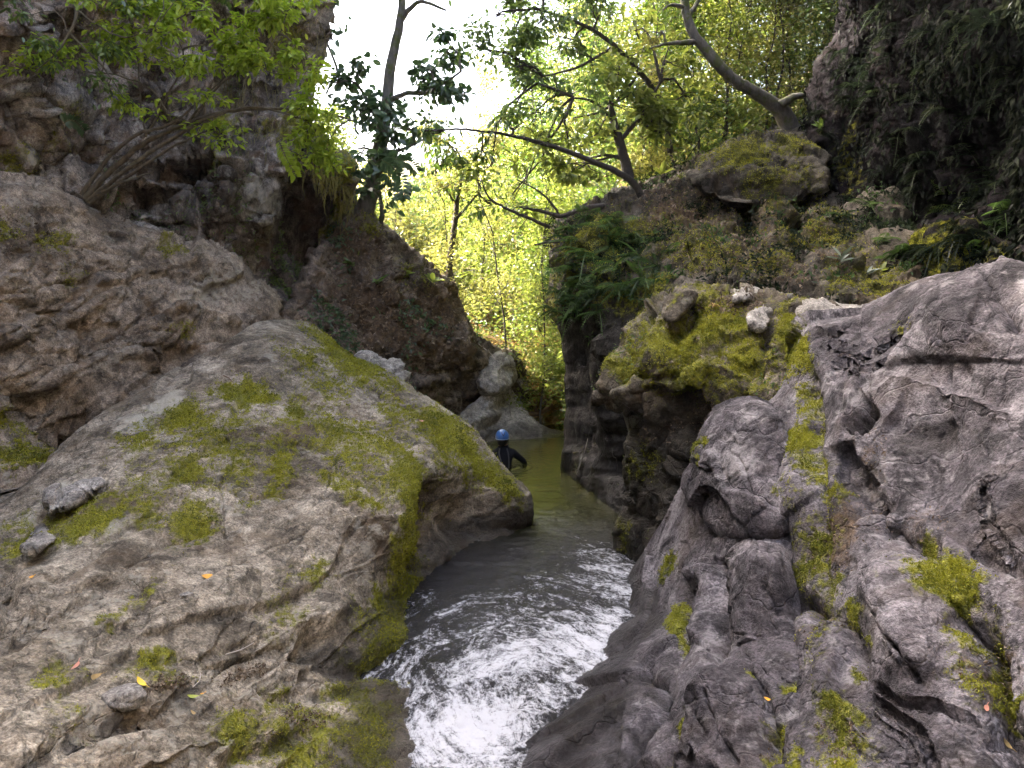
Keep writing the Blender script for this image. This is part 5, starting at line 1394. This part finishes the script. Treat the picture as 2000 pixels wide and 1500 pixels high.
L_CREEP = leaf_mat('creeper_leaf', [(0.0, (0.004, 0.006, 0.004)), (0.6, (0.01, 0.014, 0.009)), (1.0, (0.03, 0.035, 0.02))], 0.2, 0.004)
f_dark = [frond_mesh('frond', L_FERN, 0.4, 14, 0.10, d) for d in (0.7, 1.0, 1.3)]
f_green = [frond_mesh('frond', L_FERNG, 0.4, 16, 0.11, d) for d in (0.4, 0.7, 1.0)]
f_bright = [frond_mesh('frond', L_MID, 0.4, 12, 0.13, d) for d in (0.4, 0.7)]
cnt = 0
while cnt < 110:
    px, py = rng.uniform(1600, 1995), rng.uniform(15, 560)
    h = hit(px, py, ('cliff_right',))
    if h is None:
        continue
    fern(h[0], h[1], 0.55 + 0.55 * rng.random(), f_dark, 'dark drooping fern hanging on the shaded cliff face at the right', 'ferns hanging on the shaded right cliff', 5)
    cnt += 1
for px, py, s in [(1120, 470, 1.3), (1150, 500, 1.5), (1190, 480, 1.5), (1160, 540, 1.4), (1110, 520, 1.3), (1210, 520, 1.4), (1130, 560, 1.2), (1095, 570, 1.1), (1235, 460, 1.3), (1180, 440, 1.3), (1090, 610, 1.0), (1250, 500, 1.2), (1140, 590, 1.2), (1180, 570, 1.3), (1220, 560, 1.2), (1260, 545, 1.2), (1290, 520, 1.1), (1110, 445, 1.2), (1150, 425, 1.2), (1200, 430, 1.2), (1275, 470, 1.1), (1310, 490, 1.0), (1170, 610, 1.0), (1120, 620, 1.0)]:
    h = hit(px, py)
    fern(h[0], h[1], s, f_green, 'green fern drooping over the top of the gorge wall', 'ferns on the gorge wall top', 7)
for px, py, s in [(1860, 380, 0.9), (1880, 410, 0.9), (1900, 385, 0.8), (1850, 410, 0.8)]:
    h = hit(px, py)
    fern(h[0], h[1], s, f_bright, 'bright green fern on the dark right cliff', 'bright ferns on the dark right cliff', 5)
for px, py, s in [(1700, 400, 0.9), (1960, 410, 0.9), (1980, 440, 0.9), (1945, 440, 0.8), (1620, 330, 0.8), (1640, 420, 0.8), (1720, 470, 0.9), (1900, 490, 0.8), (1760, 500, 0.8)]:
    h = hit(px, py)
    fern(h[0], h[1], s, f_green, 'green fern at the foot of the dark right cliff', 'ferns at the foot of the right cliff', 6)

R = [r for r in ROCKS if r['name'] == 'cliff_right'][0]
qx, qy = pix(R['V'])
k = np.flatnonzero((qx > 1560) & (qx < 2060) & (qy > -60) & (qy < 640))
pr_ = smooth(-0.25, 0.3, fbm(R['V'][k] * 1.1, 3)) + 0.05
idx = rng.choice(k, 7000, p=pr_ / pr_.sum())
n = len(idx)
ax = unit(rand_unit(n) * 0.7 + np.array([0, -0.1, -1.0]) + R['N'][idx] * 0.4)
ln = (0.05 + 0.09 * rng.random(n))
o = leaves_obj('creeper', R['V'][idx] + R['N'][idx] * 0.03, ax, unit(R['N'][idx] + 0.5 * rand_unit(n)), ln, ln * 0.45, L_CREEP, R['o'], 'fine')
o['kind'] = 'stuff'

for nm_, m_, mt_, sz in (('mossy_slope', 8000, L_FERN, 0.06), ('mossy_slope', 3000, L_FERNG, 0.06), ('gorge_wall', 2500, L_FERNG, 0.07), ('earth_bank', 1800, L_DARK, 0.08), ('mossy_ledge_boulder', 700, L_MID, 0.035), ('cliff_left', 5000, L_MID, 0.05)):
    R = [r for r in ROCKS if r['name'] == nm_][0]
    v, nr = R['V'], R['N']
    pr_ = smooth(0.1, 0.35, fbm(v * 0.9 + 3 * len(mt_.name), 3)) * (nr[:, 2] > -0.3)
    if nm_ == 'gorge_wall':
        pr_ = pr_ * smooth(1.6, 2.6, v[:, 2])
    if nm_ == 'cliff_left':
        qx, qy = pix(v)
        pr_ = pr_ * (qy > -60) * (0.15 + smooth(420, 620, qx))
    idx = rng.choice(len(v), m_, p=pr_ / pr_.sum())
    ax = unit(rand_unit(m_) * 0.8 + nr[idx] * 0.5 + np.array([0, -0.1, -0.2]))
    ln = sz * (0.5 + rng.random(m_))
    o = leaves_obj('low_plants', v[idx] + nr[idx] * (0.02 + 0.06 * rng.random((m_, 1))), ax, unit(nr[idx] + 0.6 * rand_unit(m_)), ln, ln * 0.42, mt_, R['o'], 'fine')
    o['kind'] = 'stuff'

# small leafy plants rooted on rock
lp = {k: one_leaf_mesh('leaf', m, 1.0, w) for k, m, w in (('b', L_BRIGHT, 0.5), ('m', L_MID, 0.45), ('g', leaf_mat('grey_leaf', [(0, (0.08, 0.11, 0.08)), (1, (0.16, 0.2, 0.15))], 0.3, 0.05), 0.3), ('d', L_DARK, 0.5))}


def rosette(px, py, size, nl, kind, name, label, cat='plant', only=None, stem=0.12, group=None, up=0.7):
    h = hit(px, py, only)
    if h is None:
        return
    root = empty(name, h[0])
    tag(root, label, cat, group)
    top = h[0] + unit(h[1] * 0.6 + np.array([0, -0.2, 1.0])) * stem
    tube_obj('stem', [twig(h[0] - h[1] * 0.02, top, 0.008, 0.005)], B_GREEN, root, 5)
    ax = unit(rand_unit(nl) * np.array([1, 1, 0.4]) + h[1] * 0.5 + np.array([0, 0, 0.25]))
    nr = unit(rand_unit(nl) * 0.4 + np.array([0, -0.3, 1.0]))
    c = h[0] + (top - h[0]) * (0.5 + 0.5 * rng.random((nl, 1)))
    leaf_parts(root, lp[kind], c, ax, nr, size * (0.7 + 0.6 * rng.random(nl)))


rosette(1640, 525, 0.16, 10, 'g', 'strap_leaved_plant', 'plant with long silvery leaves below the dark right cliff', stem=0.15)
rosette(1690, 545, 0.13, 5, 'g', 'strap_leaved_plant', 'smaller silvery plant right of the long-leaved silvery plant', stem=0.08)
rosette(1720, 535, 0.12, 4, 'b', 'seedling', 'single bright seedling above the large grey boulder', stem=0.05)
for px, py, s, k, lab in [(1465, 235, 0.22, 'b', 'bright leafy seedling left of the crooked trunk foot'), (1490, 228, 0.22, 'b', 'bright leafy seedling close under the crooked trunk'), (1450, 262, 0.2, 'b', 'bright leafy seedling above the domed boulder'), (1545, 180, 0.2, 'b', 'bright seedling beside the crooked trunk against the dark cliff'), (1600, 262, 0.16, 'm', 'small green seedling on the dark cliff edge'),
                          (800, 545, 0.2, 'b', 'pale green sprig on the earth bank crest'), (845, 560, 0.2, 'b', 'second pale green sprig further down the earth bank crest'), (740, 560, 0.22, 'm', 'small leafy plant on the dark earth bank'), (690, 525, 0.2, 'm', 'small leafy plant at the mouth of the cliff hollow'), (1290, 350, 0.2, 'b', 'leafy sprout on top of the gorge wall')]:
    rosette(px, py, s, 8, k, 'seedling', lab)
# grass tufts
def grass(px, py, L, n, label, mat, only=None, hang=0.3, name='grass_tuft'):
    h = hit(px, py, only)
    if h is None:
        return
    root = empty(name, h[0])
    tag(root, label, 'grass')
    for k in range(n):
        d = unit(rand_unit(1)[0] * np.array([1, 1, 0.2]) + h[1] * 0.8 + np.array([0, 0, 0.9]))
        t = np.linspace(0, 1, 7)[:, None]
        l = L * (0.6 + 0.6 * rng.random())
        p = h[0] + d * l * t + np.array([0, 0, -1.0]) * l * (hang + 0.5) * t ** 2
        sdv = unit(np.cross(d, [0, 0, 1.0]))
        w = 0.008 * (1 - t) + 0.001
        V = np.concatenate([p - sdv * w, p + sdv * w])
        F = np.array([[i, i + 1, i + 8, i + 7] for i in range(6)])
        mesh_fast('blade', V, F, mat, root, {'rnd': np.full(14, rng.random())}, True, h[0])


grass(1275, 345, 0.45, 22, 'arching grass tuft on top of the gorge wall', L_BRIGHT)
grass(1330, 350, 0.4, 16, 'arching grass tuft left of the domed boulder', L_BRIGHT)
grass(1395, 600, 0.16, 14, 'short dry grass tuft on the mossy ledge', L_DRY)
grass(700, 500, 0.3, 12, 'thin grass tuft at the left cliff corner', L_BRIGHT)

# hanging yellow moss curtains on the cliff corner
n = 240
tw = []
for k in range(n):
    px = rng.uniform(610, 706)
    py = 290 + 1.3 * (px - 625) + 60 * rng.random()
    h = hit(px, py, ('cliff_left',))
    if h is None:
        continue
    L = 0.08 + 0.55 * rng.random() ** 2.5
    a = h[0] + h[1] * 0.03
    b = a + np.array([rng.normal() * 0.04, -0.03, -L])
    tw.append(twig(a, b, 0.010, 0.003, 0.0, 5))
oc = tube_obj('hanging_moss', tw, plain_mat('hanging_moss', (0.2, 0.18, 0.04), 0.9, 0.5, 30), None, 3, tw[0][0][0])
tag(oc, 'yellowish moss strands hanging from the corner of the left cliff', 'moss', kind='stuff')
tw = []
for k in range(420):
    px, py = rng.uniform(430, 640), rng.uniform(40, 300)
    h = hit(px, py, ('cliff_left',))
    if h is None:
        continue
    L = 0.15 + 0.5 * rng.random()
    a = h[0] + h[1] * 0.03
    tw.append(twig(a, a + np.array([rng.normal() * 0.05, -0.03, -L]), 0.006, 0.002, 0.0, 5))
oc = tube_obj('hanging_rootlets', tw, plain_mat('rootlets', (0.16, 0.14, 0.06), 0.9, 0.5, 30), None, 3, tw[0][0][0])
tag(oc, 'thin pale rootlets and moss threads hanging down the left cliff face', 'rootlets', kind='stuff')

# dead leaves and twigs lying on the earth bank and the slopes
for R in ROCKS:
    m = {'mossy_boulder': 900, 'grey_boulder': 500, 'earth_bank': 4500, 'mossy_slope': 7000, 'mossy_ledge_boulder': 1200, 'rock_slab': 500, 'cliff_left': 1500}.get(R['name'], 0)
    if not m:
        continue
    v, nr, so_ = R['V'], R['N'], R['A']['soil']
    k = np.flatnonzero((so_ > 0.25) & (nr[:, 2] > 0.05) & (((v - CAM) * nr).sum(-1) < 0))
    idx = rng.choice(k, m)
    ax = unit(rand_unit(m) + nr[idx] * 0.15)
    ln = (0.02 + 0.05 * rng.random(m) ** 2) * np.maximum(v[idx, 1], 5) / 11
    o = leaves_obj('leaf_litter', v[idx] + nr[idx] * 0.012, ax, unit(nr[idx] + 0.5 * rand_unit(m)), ln, ln * (0.2 + 0.5 * rng.random(m)), L_LITTER, R['o'], 'fine')
    o['kind'] = 'stuff'

# ================================================================== person in the pool
PD = 12.4
px2 = lambda a, b, dd=0.0: P(a, b, PD + dd)
wet_m = plain_mat('black_neoprene', (0.006, 0.006, 0.009), 0.7, 0.3, 40, spec=0.12)
skin_m = plain_mat('skin', (0.42, 0.24, 0.17), 0.55, 0.1, 20)
hair_m = plain_mat('dark_hair', (0.012, 0.01, 0.009), 0.6, 0.4, 60)
helm_m = plain_mat('blue_helmet_shell', (0.045, 0.13, 0.34), 0.3, 0.12, 6)
trim_m = plain_mat('helmet_trim', (0.012, 0.015, 0.03), 0.45, 0.2, 20)
white_m = plain_mat('helmet_edge', (0.35, 0.45, 0.6), 0.4, 0.1, 20)
root = empty('person', px2(990, 935))
tag(root, 'person in a blue helmet and black wetsuit standing chest-deep in the pool', 'person')
J = {'pel': px2(992, 968), 'wai': px2(989, 935), 'che': px2(986, 903), 'ubk': px2(984, 886), 'nek': px2(983, 872), 'hea': px2(982, 862, -0.01), 'top': px2(981, 846, -0.02),
     'ls': px2(965, 886, -0.02), 'le': px2(950, 908, 0.05), 'lw': px2(955, 925, 0.28), 'rs': px2(1003, 884, 0.0), 're': px2(1024, 902, 0.04), 'rw': px2(1026, 912, 0.24), 'rh': px2(1021, 913, 0.31),
     'lh': px2(981, 985), 'rh2': px2(1002, 985), 'lk': px2(980, 1030, 0.1), 'rk': px2(1003, 1030, 0.1)}
order = list(J)
ed = [('pel', 'wai'), ('wai', 'che'), ('che', 'ubk'), ('ubk', 'nek'), ('nek', 'hea'), ('hea', 'top'), ('ubk', 'ls'), ('ls', 'le'), ('le', 'lw'), ('ubk', 'rs'), ('rs', 're'), ('re', 'rw'), ('rw', 'rh'), ('pel', 'lh'), ('pel', 'rh2'), ('lh', 'lk'), ('rh2', 'rk')]
rad = dict(pel=(.16, .12), wai=(.135, .10), che=(.165, .12), ubk=(.13, .10), nek=(.062, .062), hea=(.085, .09), top=(.08, .09), ls=(.075, .07), le=(.05, .05), lw=(.033, .033), rs=(.075, .07), re=(.05, .05), rw=(.035, .033), rh=(.035, .022), lh=(.09, .09), rh2=(.09, .09), lk=(.07, .07), rk=(.07, .07))
fing = []
for k, (a, b) in enumerate([(1017, 911), (1017, 913), (1018, 915), (1019, 917)]):
    f0, f1, f2 = 'f%da' % k, 'f%db' % k, 'f%dc' % k
    J[f0] = px2(a + 2, b, 0.35)
    J[f1] = px2(a, b + 1, 0.385)
    J[f2] = px2(a - 0.5, b + 3, 0.40)
    rad[f0], rad[f1], rad[f2] = (.011, .011), (.009, .009), (.007, .007)
    ed += [('rh', f0), (f0, f1), (f1, f2)]
J['t0'], J['t1'] = px2(1022, 909.5, 0.31), px2(1018.5, 908.5, 0.345)
rad['t0'], rad['t1'] = (.012, .012), (.009, .009)
ed += [('rw', 't0'), ('t0', 't1')]
order = list(J)
base = np.array(root.location)
me = bpy.data.meshes.new('body')
me.from_pydata([tuple(J[k] - base) for k in order], [(order.index(a), order.index(b)) for a, b in ed], [])
ob = bpy.data.objects.new('body', me)
COL.objects.link(ob)
sk = ob.modifiers.new('skin', 'SKIN')
for i, k in enumerate(order):
    me.skin_vertices[0].data[i].radius = rad[k]
    me.skin_vertices[0].data[i].use_root = (k == 'pel')
sb = ob.modifiers.new('sub', 'SUBSURF')
sb.levels = sb.render_levels = 2
dg = bpy.context.evaluated_depsgraph_get()
bm_ = bpy.data.meshes.new_from_object(ob.evaluated_get(dg))
ob.modifiers.clear()
bm_.name = 'body'
ob.data = bm_
bm_.materials.clear()
bm_.materials.append(wet_m)
bm_.materials.append(skin_m)
zn = J['nek'][2] - base[2] + 0.02
hx = J['rh'] - base
for p in bm_.polygons:
    p.use_smooth = True
    c = np.array(p.center)
    p.material_index = 1 if (c[2] > zn or c[1] > 0.27 and c[0] > 0.1) else 0
ob.parent = root


def dome(name, c, r, mat, parent, z0=-0.2, z1=1.0, seg=28, rings=10, thick=1.0, tilt=0.0):
    V, F = [], []
    for i in range(rings + 1):
        t = z0 + (z1 - z0) * i / rings
        a = math.asin(max(-1, min(1, t)))
        for k in range(seg):
            b = 2 * math.pi * k / seg
            V.append((r[0] * math.cos(a) * math.cos(b), r[1] * math.cos(a) * math.sin(b), r[2] * math.sin(a) + tilt * r[1] * math.cos(a) * math.sin(b)))
    for i in range(rings):
        for k in range(seg):
            F.append((i * seg + k, i * seg + (k + 1) % seg, (i + 1) * seg + (k + 1) % seg, (i + 1) * seg + k))
    m = bpy.data.meshes.new(name)
    m.from_pydata(V, [], F)
    for p in m.polygons:
        p.use_smooth = True
    m.materials.append(mat)
    o = bpy.data.objects.new(name, m)
    COL.objects.link(o)
    o.parent = parent
    o.location = np.asarray(c) - np.array(parent.location)
    return o


hc = px2(981, 853, -0.02)
hel = dome('helmet', hc, (0.112, 0.135, 0.125), helm_m, root, -0.22, 1.0)
dome('helmet_rim', hc + np.array([0, 0, -0.028]), (0.113, 0.137, 0.018), white_m, root, -0.3, 0.3).parent = hel
for c in hel.children:
    c.location = (0, 0, -0.028)
dome('hair', hc + np.array([0, 0.005, -0.045]), (0.092, 0.105, 0.12), hair_m, root, -0.85, 0.6)
# vents on the shell: dark V marks
for s in (-1, 1):
    t = np.linspace(0, 1, 6)
    V = []
    for q in t:
        ang = -math.pi / 2 + 0.18 + s * 0.32 * q
        el = 0.25 + 0.5 * q
        V.append(hc + 1.01 * np.array([0.118 * math.cos(el) * math.cos(ang), 0.142 * math.cos(el) * math.sin(ang), 0.135 * math.sin(el)]))
    tube_obj('helmet_vent', [(np.array(V), np.full(6, 0.006))], trim_m, root, 5)

strap_m = plain_mat('grey_webbing', (0.05, 0.05, 0.055), 0.7, 0.2, 40)
for s_ in (-1, 1):
    sp = [px2(983 + s_ * 7, 876, -0.07), px2(984 + s_ * 9, 888, -0.125), px2(987 + s_ * 7, 905, -0.135), px2(990 + s_ * 3, 925, -0.12)]
    tube_obj('shoulder_strap', [(spline(np.array(sp), 5), np.full(16, 0.012))], strap_m, root, 6)
cs = [px2(973, 856, 0.0), px2(974, 866, 0.05), px2(979, 871, 0.09)]
tube_obj('chin_strap', [(spline(np.array(cs), 5), np.full(11, 0.006))], trim_m, root, 5)

# ================================================================== small loose things
def leaf_solid(name, label, px, py, L, wd, ang, mat, curl=0.15, cat='leaf', lift=0.006):
    h = hit(px, py)
    n = unit(h[1] * 0.8 + np.array([0, -0.1, 0.3]))
    u = unit(np.cross(n, [0.0, 1.0, 0.1]))
    v = np.cross(n, u)
    a = math.radians(ang)
    e1 = u * math.cos(a) + v * math.sin(a)
    e2 = np.cross(n, e1)
    prof = [(0, .0), (.12, .26), (.3, .45), (.5, .5), (.7, .42), (.88, .22), (1, 0)]
    V, F = [], []
    for t, w in prof:
        b = h[0] + n * lift + e1 * (t - 0.5) * L + n * curl * L * (2 * t - 1) ** 2
        V += [b - e2 * w * wd + n * 0.12 * w * wd, b, b + e2 * w * wd + n * 0.12 * w * wd]
    for i in range(len(prof) - 1):
        k = 3 * i
        F += [(k, k + 1, k + 4, k + 3), (k + 1, k + 2, k + 5, k + 4)]
    m = bpy.data.meshes.new('blade')
    m.from_pydata([tuple(np.array(q) - h[0]) for q in V], [], F)
    m.materials.append(mat)
    for p in m.polygons:
        p.use_smooth = True
    root = empty(name, h[0])
    tag(root, label, cat)
    o = bpy.data.objects.new('blade', m)
    COL.objects.link(o)
    o.parent = root
    s0 = np.array(V[1])
    tube_obj('leaf_stalk', [twig(s0, s0 - e1 * 0.3 * L + n * 0.006, 0.0018, 0.0012, 0.0, 4)], mat, root, 4)


y_m = plain_mat('orange_leaf', (0.75, 0.36, 0.03), 0.5, 0.15, 30)
y2_m = plain_mat('yellow_leaf', (0.72, 0.5, 0.03), 0.5, 0.2, 30)
p_m = plain_mat('pink_leaf', (0.5, 0.22, 0.15), 0.5, 0.2, 30)
t_m = plain_mat('tan_leaf', (0.42, 0.3, 0.13), 0.6, 0.25, 30)
g_m = plain_mat('lime_leaf', (0.33, 0.38, 0.06), 0.5, 0.2, 30)
leaf_solid('fallen_leaf', 'rounded orange-yellow leaf lying alone in the middle of the left boulder', 405, 1128, 0.075, 0.062, 20, y_m)
leaf_solid('fallen_leaf', 'pinkish narrow leaf standing on the left boulder near the yellow moss', 150, 1310, 0.095, 0.03, 100, p_m, 0.1, lift=0.02)
leaf_solid('fallen_leaf', 'curled tan leaf just right of the pinkish leaf', 177, 1325, 0.08, 0.024, 70, t_m, 0.25, lift=0.015)
leaf_solid('fallen_leaf', 'slim yellow leaf with orange tip above the loose stone', 275, 1335, 0.075, 0.034, -30, y2_m)
leaf_solid('fallen_leaf', 'slim lime-green leaf right of the loose stone', 373, 1362, 0.065, 0.022, 40, g_m)
leaf_solid('fallen_leaf', 'tiny orange leaf fragment beside the lime-green leaf', 396, 1357, 0.025, 0.02, 10, y_m)
leaf_solid('fallen_leaf', 'small brown leaf lying below the lime-green leaf', 376, 1394, 0.04, 0.02, 0, t_m)
leaf_solid('fallen_leaf', 'small orange leaf in a crack of the grey boulder', 1496, 1367, 0.04, 0.024, 10, y_m)
leaf_solid('fallen_leaf', 'pale tan leaf at the lower right corner of the grey boulder', 1963, 1452, 0.05, 0.022, -25, t_m)
leaf_solid('fallen_leaf', 'small reddish leaf at the right edge of the grey boulder', 1925, 1384, 0.03, 0.02, 60, p_m)
leaf_solid('fallen_leaf', 'tiny orange leaf at the far left of the mossy boulder', 62, 1128, 0.03, 0.02, 40, y_m)
leaf_solid('fallen_leaf', 'small pale leaf on the moss below the boulder crest', 822, 823, 0.06, 0.04, 30, p_m)


def loose_stone(name, label, px, py, size, seed, mat, mossy=False):
    h = hit(px, py)
    n = 26
    th, ph = np.meshgrid(np.linspace(0, np.pi, n), np.linspace(0, 2 * np.pi, 2 * n, endpoint=False), indexing='ij')
    d = np.stack([np.sin(th) * np.cos(ph), np.sin(th) * np.sin(ph), np.cos(th)], -1)
    f1, f2, cid, off = worley(d * 1.1 + seed)
    r = 1 + 0.22 * fbm(d * 1.3 + seed, 3) + 0.12 * ((off * _grd[(cid * 5) & 255]).sum(-1)) + 0.03 * fbm(d * 7 + seed, 3)
    V = d * r[..., None] * np.array(size)
    V[..., 2] = np.minimum(V[..., 2], 0.72 * size[2] + 0.2 * V[..., 0])
    V = V.reshape(-1, 3) + h[0] + np.array([0, 0, size[2] * 0.35])
    vid = np.arange(n * 2 * n).reshape(n, 2 * n)
    nx = np.roll(vid, -1, 1)
    F = np.stack([vid[:-1].ravel(), vid[1:].ravel(), nx[1:].ravel(), nx[:-1].ravel()], 1)
    o = mesh_fast(name, V, F, mat, None, {k: np.zeros(len(V)) for k in ('moss', 'wet', 'soil', 'pale')}, True, h[0])
    tag(o, label, 'stone')


loose_stone('loose_stone', 'loose angular pale stone sitting in the wet groove of the left boulder', 243, 1372, (0.098, 0.07, 0.062), 3.3, M_PALE)
loose_stone('stone_chip', 'thin pale stone chip just below the rounded orange leaf', 365, 1162, (0.042, 0.028, 0.012), 5.1, M_PALE)
loose_stone('pebble', 'small pale pebble on the mossy ledge beside the thin light slab', 1543, 581, (0.03, 0.03, 0.035), 8.1, M_PALE)


def stick(name, label, line, w, mat, lift=0.012):
    p = []
    for a, b in line:
        h = hit(a, b)
        p.append(h[0] + h[1] * lift)
    p = spline(np.array(p), 5)
    root = empty(name, p[0])
    tag(root, label, 'stick')
    tube_obj('stem', [(p, np.linspace(w, w * 0.5, len(p)))], mat, root, 6)
    k = len(p) // 2
    tube_obj('side_twig', [twig(p[k], p[k] + unit(p[-1] - p[0]) * w * 8 + np.array([0, -w * 3, w * 4]), w * 0.5, w * 0.3, 0, 4)], mat, root, 5)


s_m = plain_mat('bleached_wood', (0.42, 0.38, 0.34), 0.7, 0.25, 30)
d2_m = plain_mat('grey_wood', (0.16, 0.14, 0.11), 0.8, 0.3, 30)
d_m = plain_mat('brown_wood', (0.14, 0.08, 0.045), 0.8, 0.3, 30)
stick('twig', 'thin bleached twig lying on the wet groove of the left boulder', [(440, 1282), (470, 1272), (495, 1256)], 0.004, s_m)
stick('twig', 'short bleached twig below the other one near the wet crack', [(375, 1345), (386, 1330), (392, 1318)], 0.003, s_m)
stick('twig', 'dark twig on the crest of the left boulder', [(436, 735), (447, 740), (455, 748)], 0.006, d_m)
stick('twig', 'pale stick leaning against the dark gorge wall above the water', [(1130, 925), (1137, 902), (1143, 885), (1150, 862)], 0.012, d2_m, 0.05)
stick('pale_root', 'thin pale root running down the crest of the earth bank', [(925, 662), (940, 678), (955, 690), (968, 702)], 0.012, s_m, 0.03)
lg = [P(1022, 812, 16.6), P(1045, 808, 16.7), P(1062, 803, 16.9), P(1078, 790, 17.1)]
root = empty('driftwood_log', lg[0])
tag(root, 'brown curved driftwood log at the foot of the sunlit leaf bank', 'log')
tube_obj('stem', [(spline(np.array(lg), 6), np.linspace(0.07, 0.03, 19))], d_m, root, 8)
tube_obj('broken_limb', [twig(lg[1], lg[1] + np.array([0.05, 0.1, 0.3]), 0.03, 0.015)], d_m, root, 6)

# ================================================================== the hazy air of the gorge
hm, nt = mat_new('haze')
N = NT(nt)
pv = N.n('ShaderNodeVolumePrincipled', {'Color': (0.95, 0.97, 1.0, 1), 'Density': 0.0005, 'Anisotropy': 0.3})
N.n('ShaderNodeOutputMaterial', {'Volume': pv.outputs[0]})
zt = 27.5
hx0, hx1, hy0, hy1, hz0 = -152, 152, -42, 192, -3.0
HV = [(x, y, z) for z in (hz0, zt) for y in (hy0, hy1) for x in (hx0, hx1)]
HF = np.array([[0, 2, 3, 1], [4, 5, 7, 6], [0, 1, 5, 4], [2, 6, 7, 3], [0, 4, 6, 2], [1, 3, 7, 5]])
hz = mesh_fast('haze', np.array(HV), HF, hm, None, None, False)
tag(hz, 'thin pale haze in the air of the gorge', 'haze', kind='stuff')
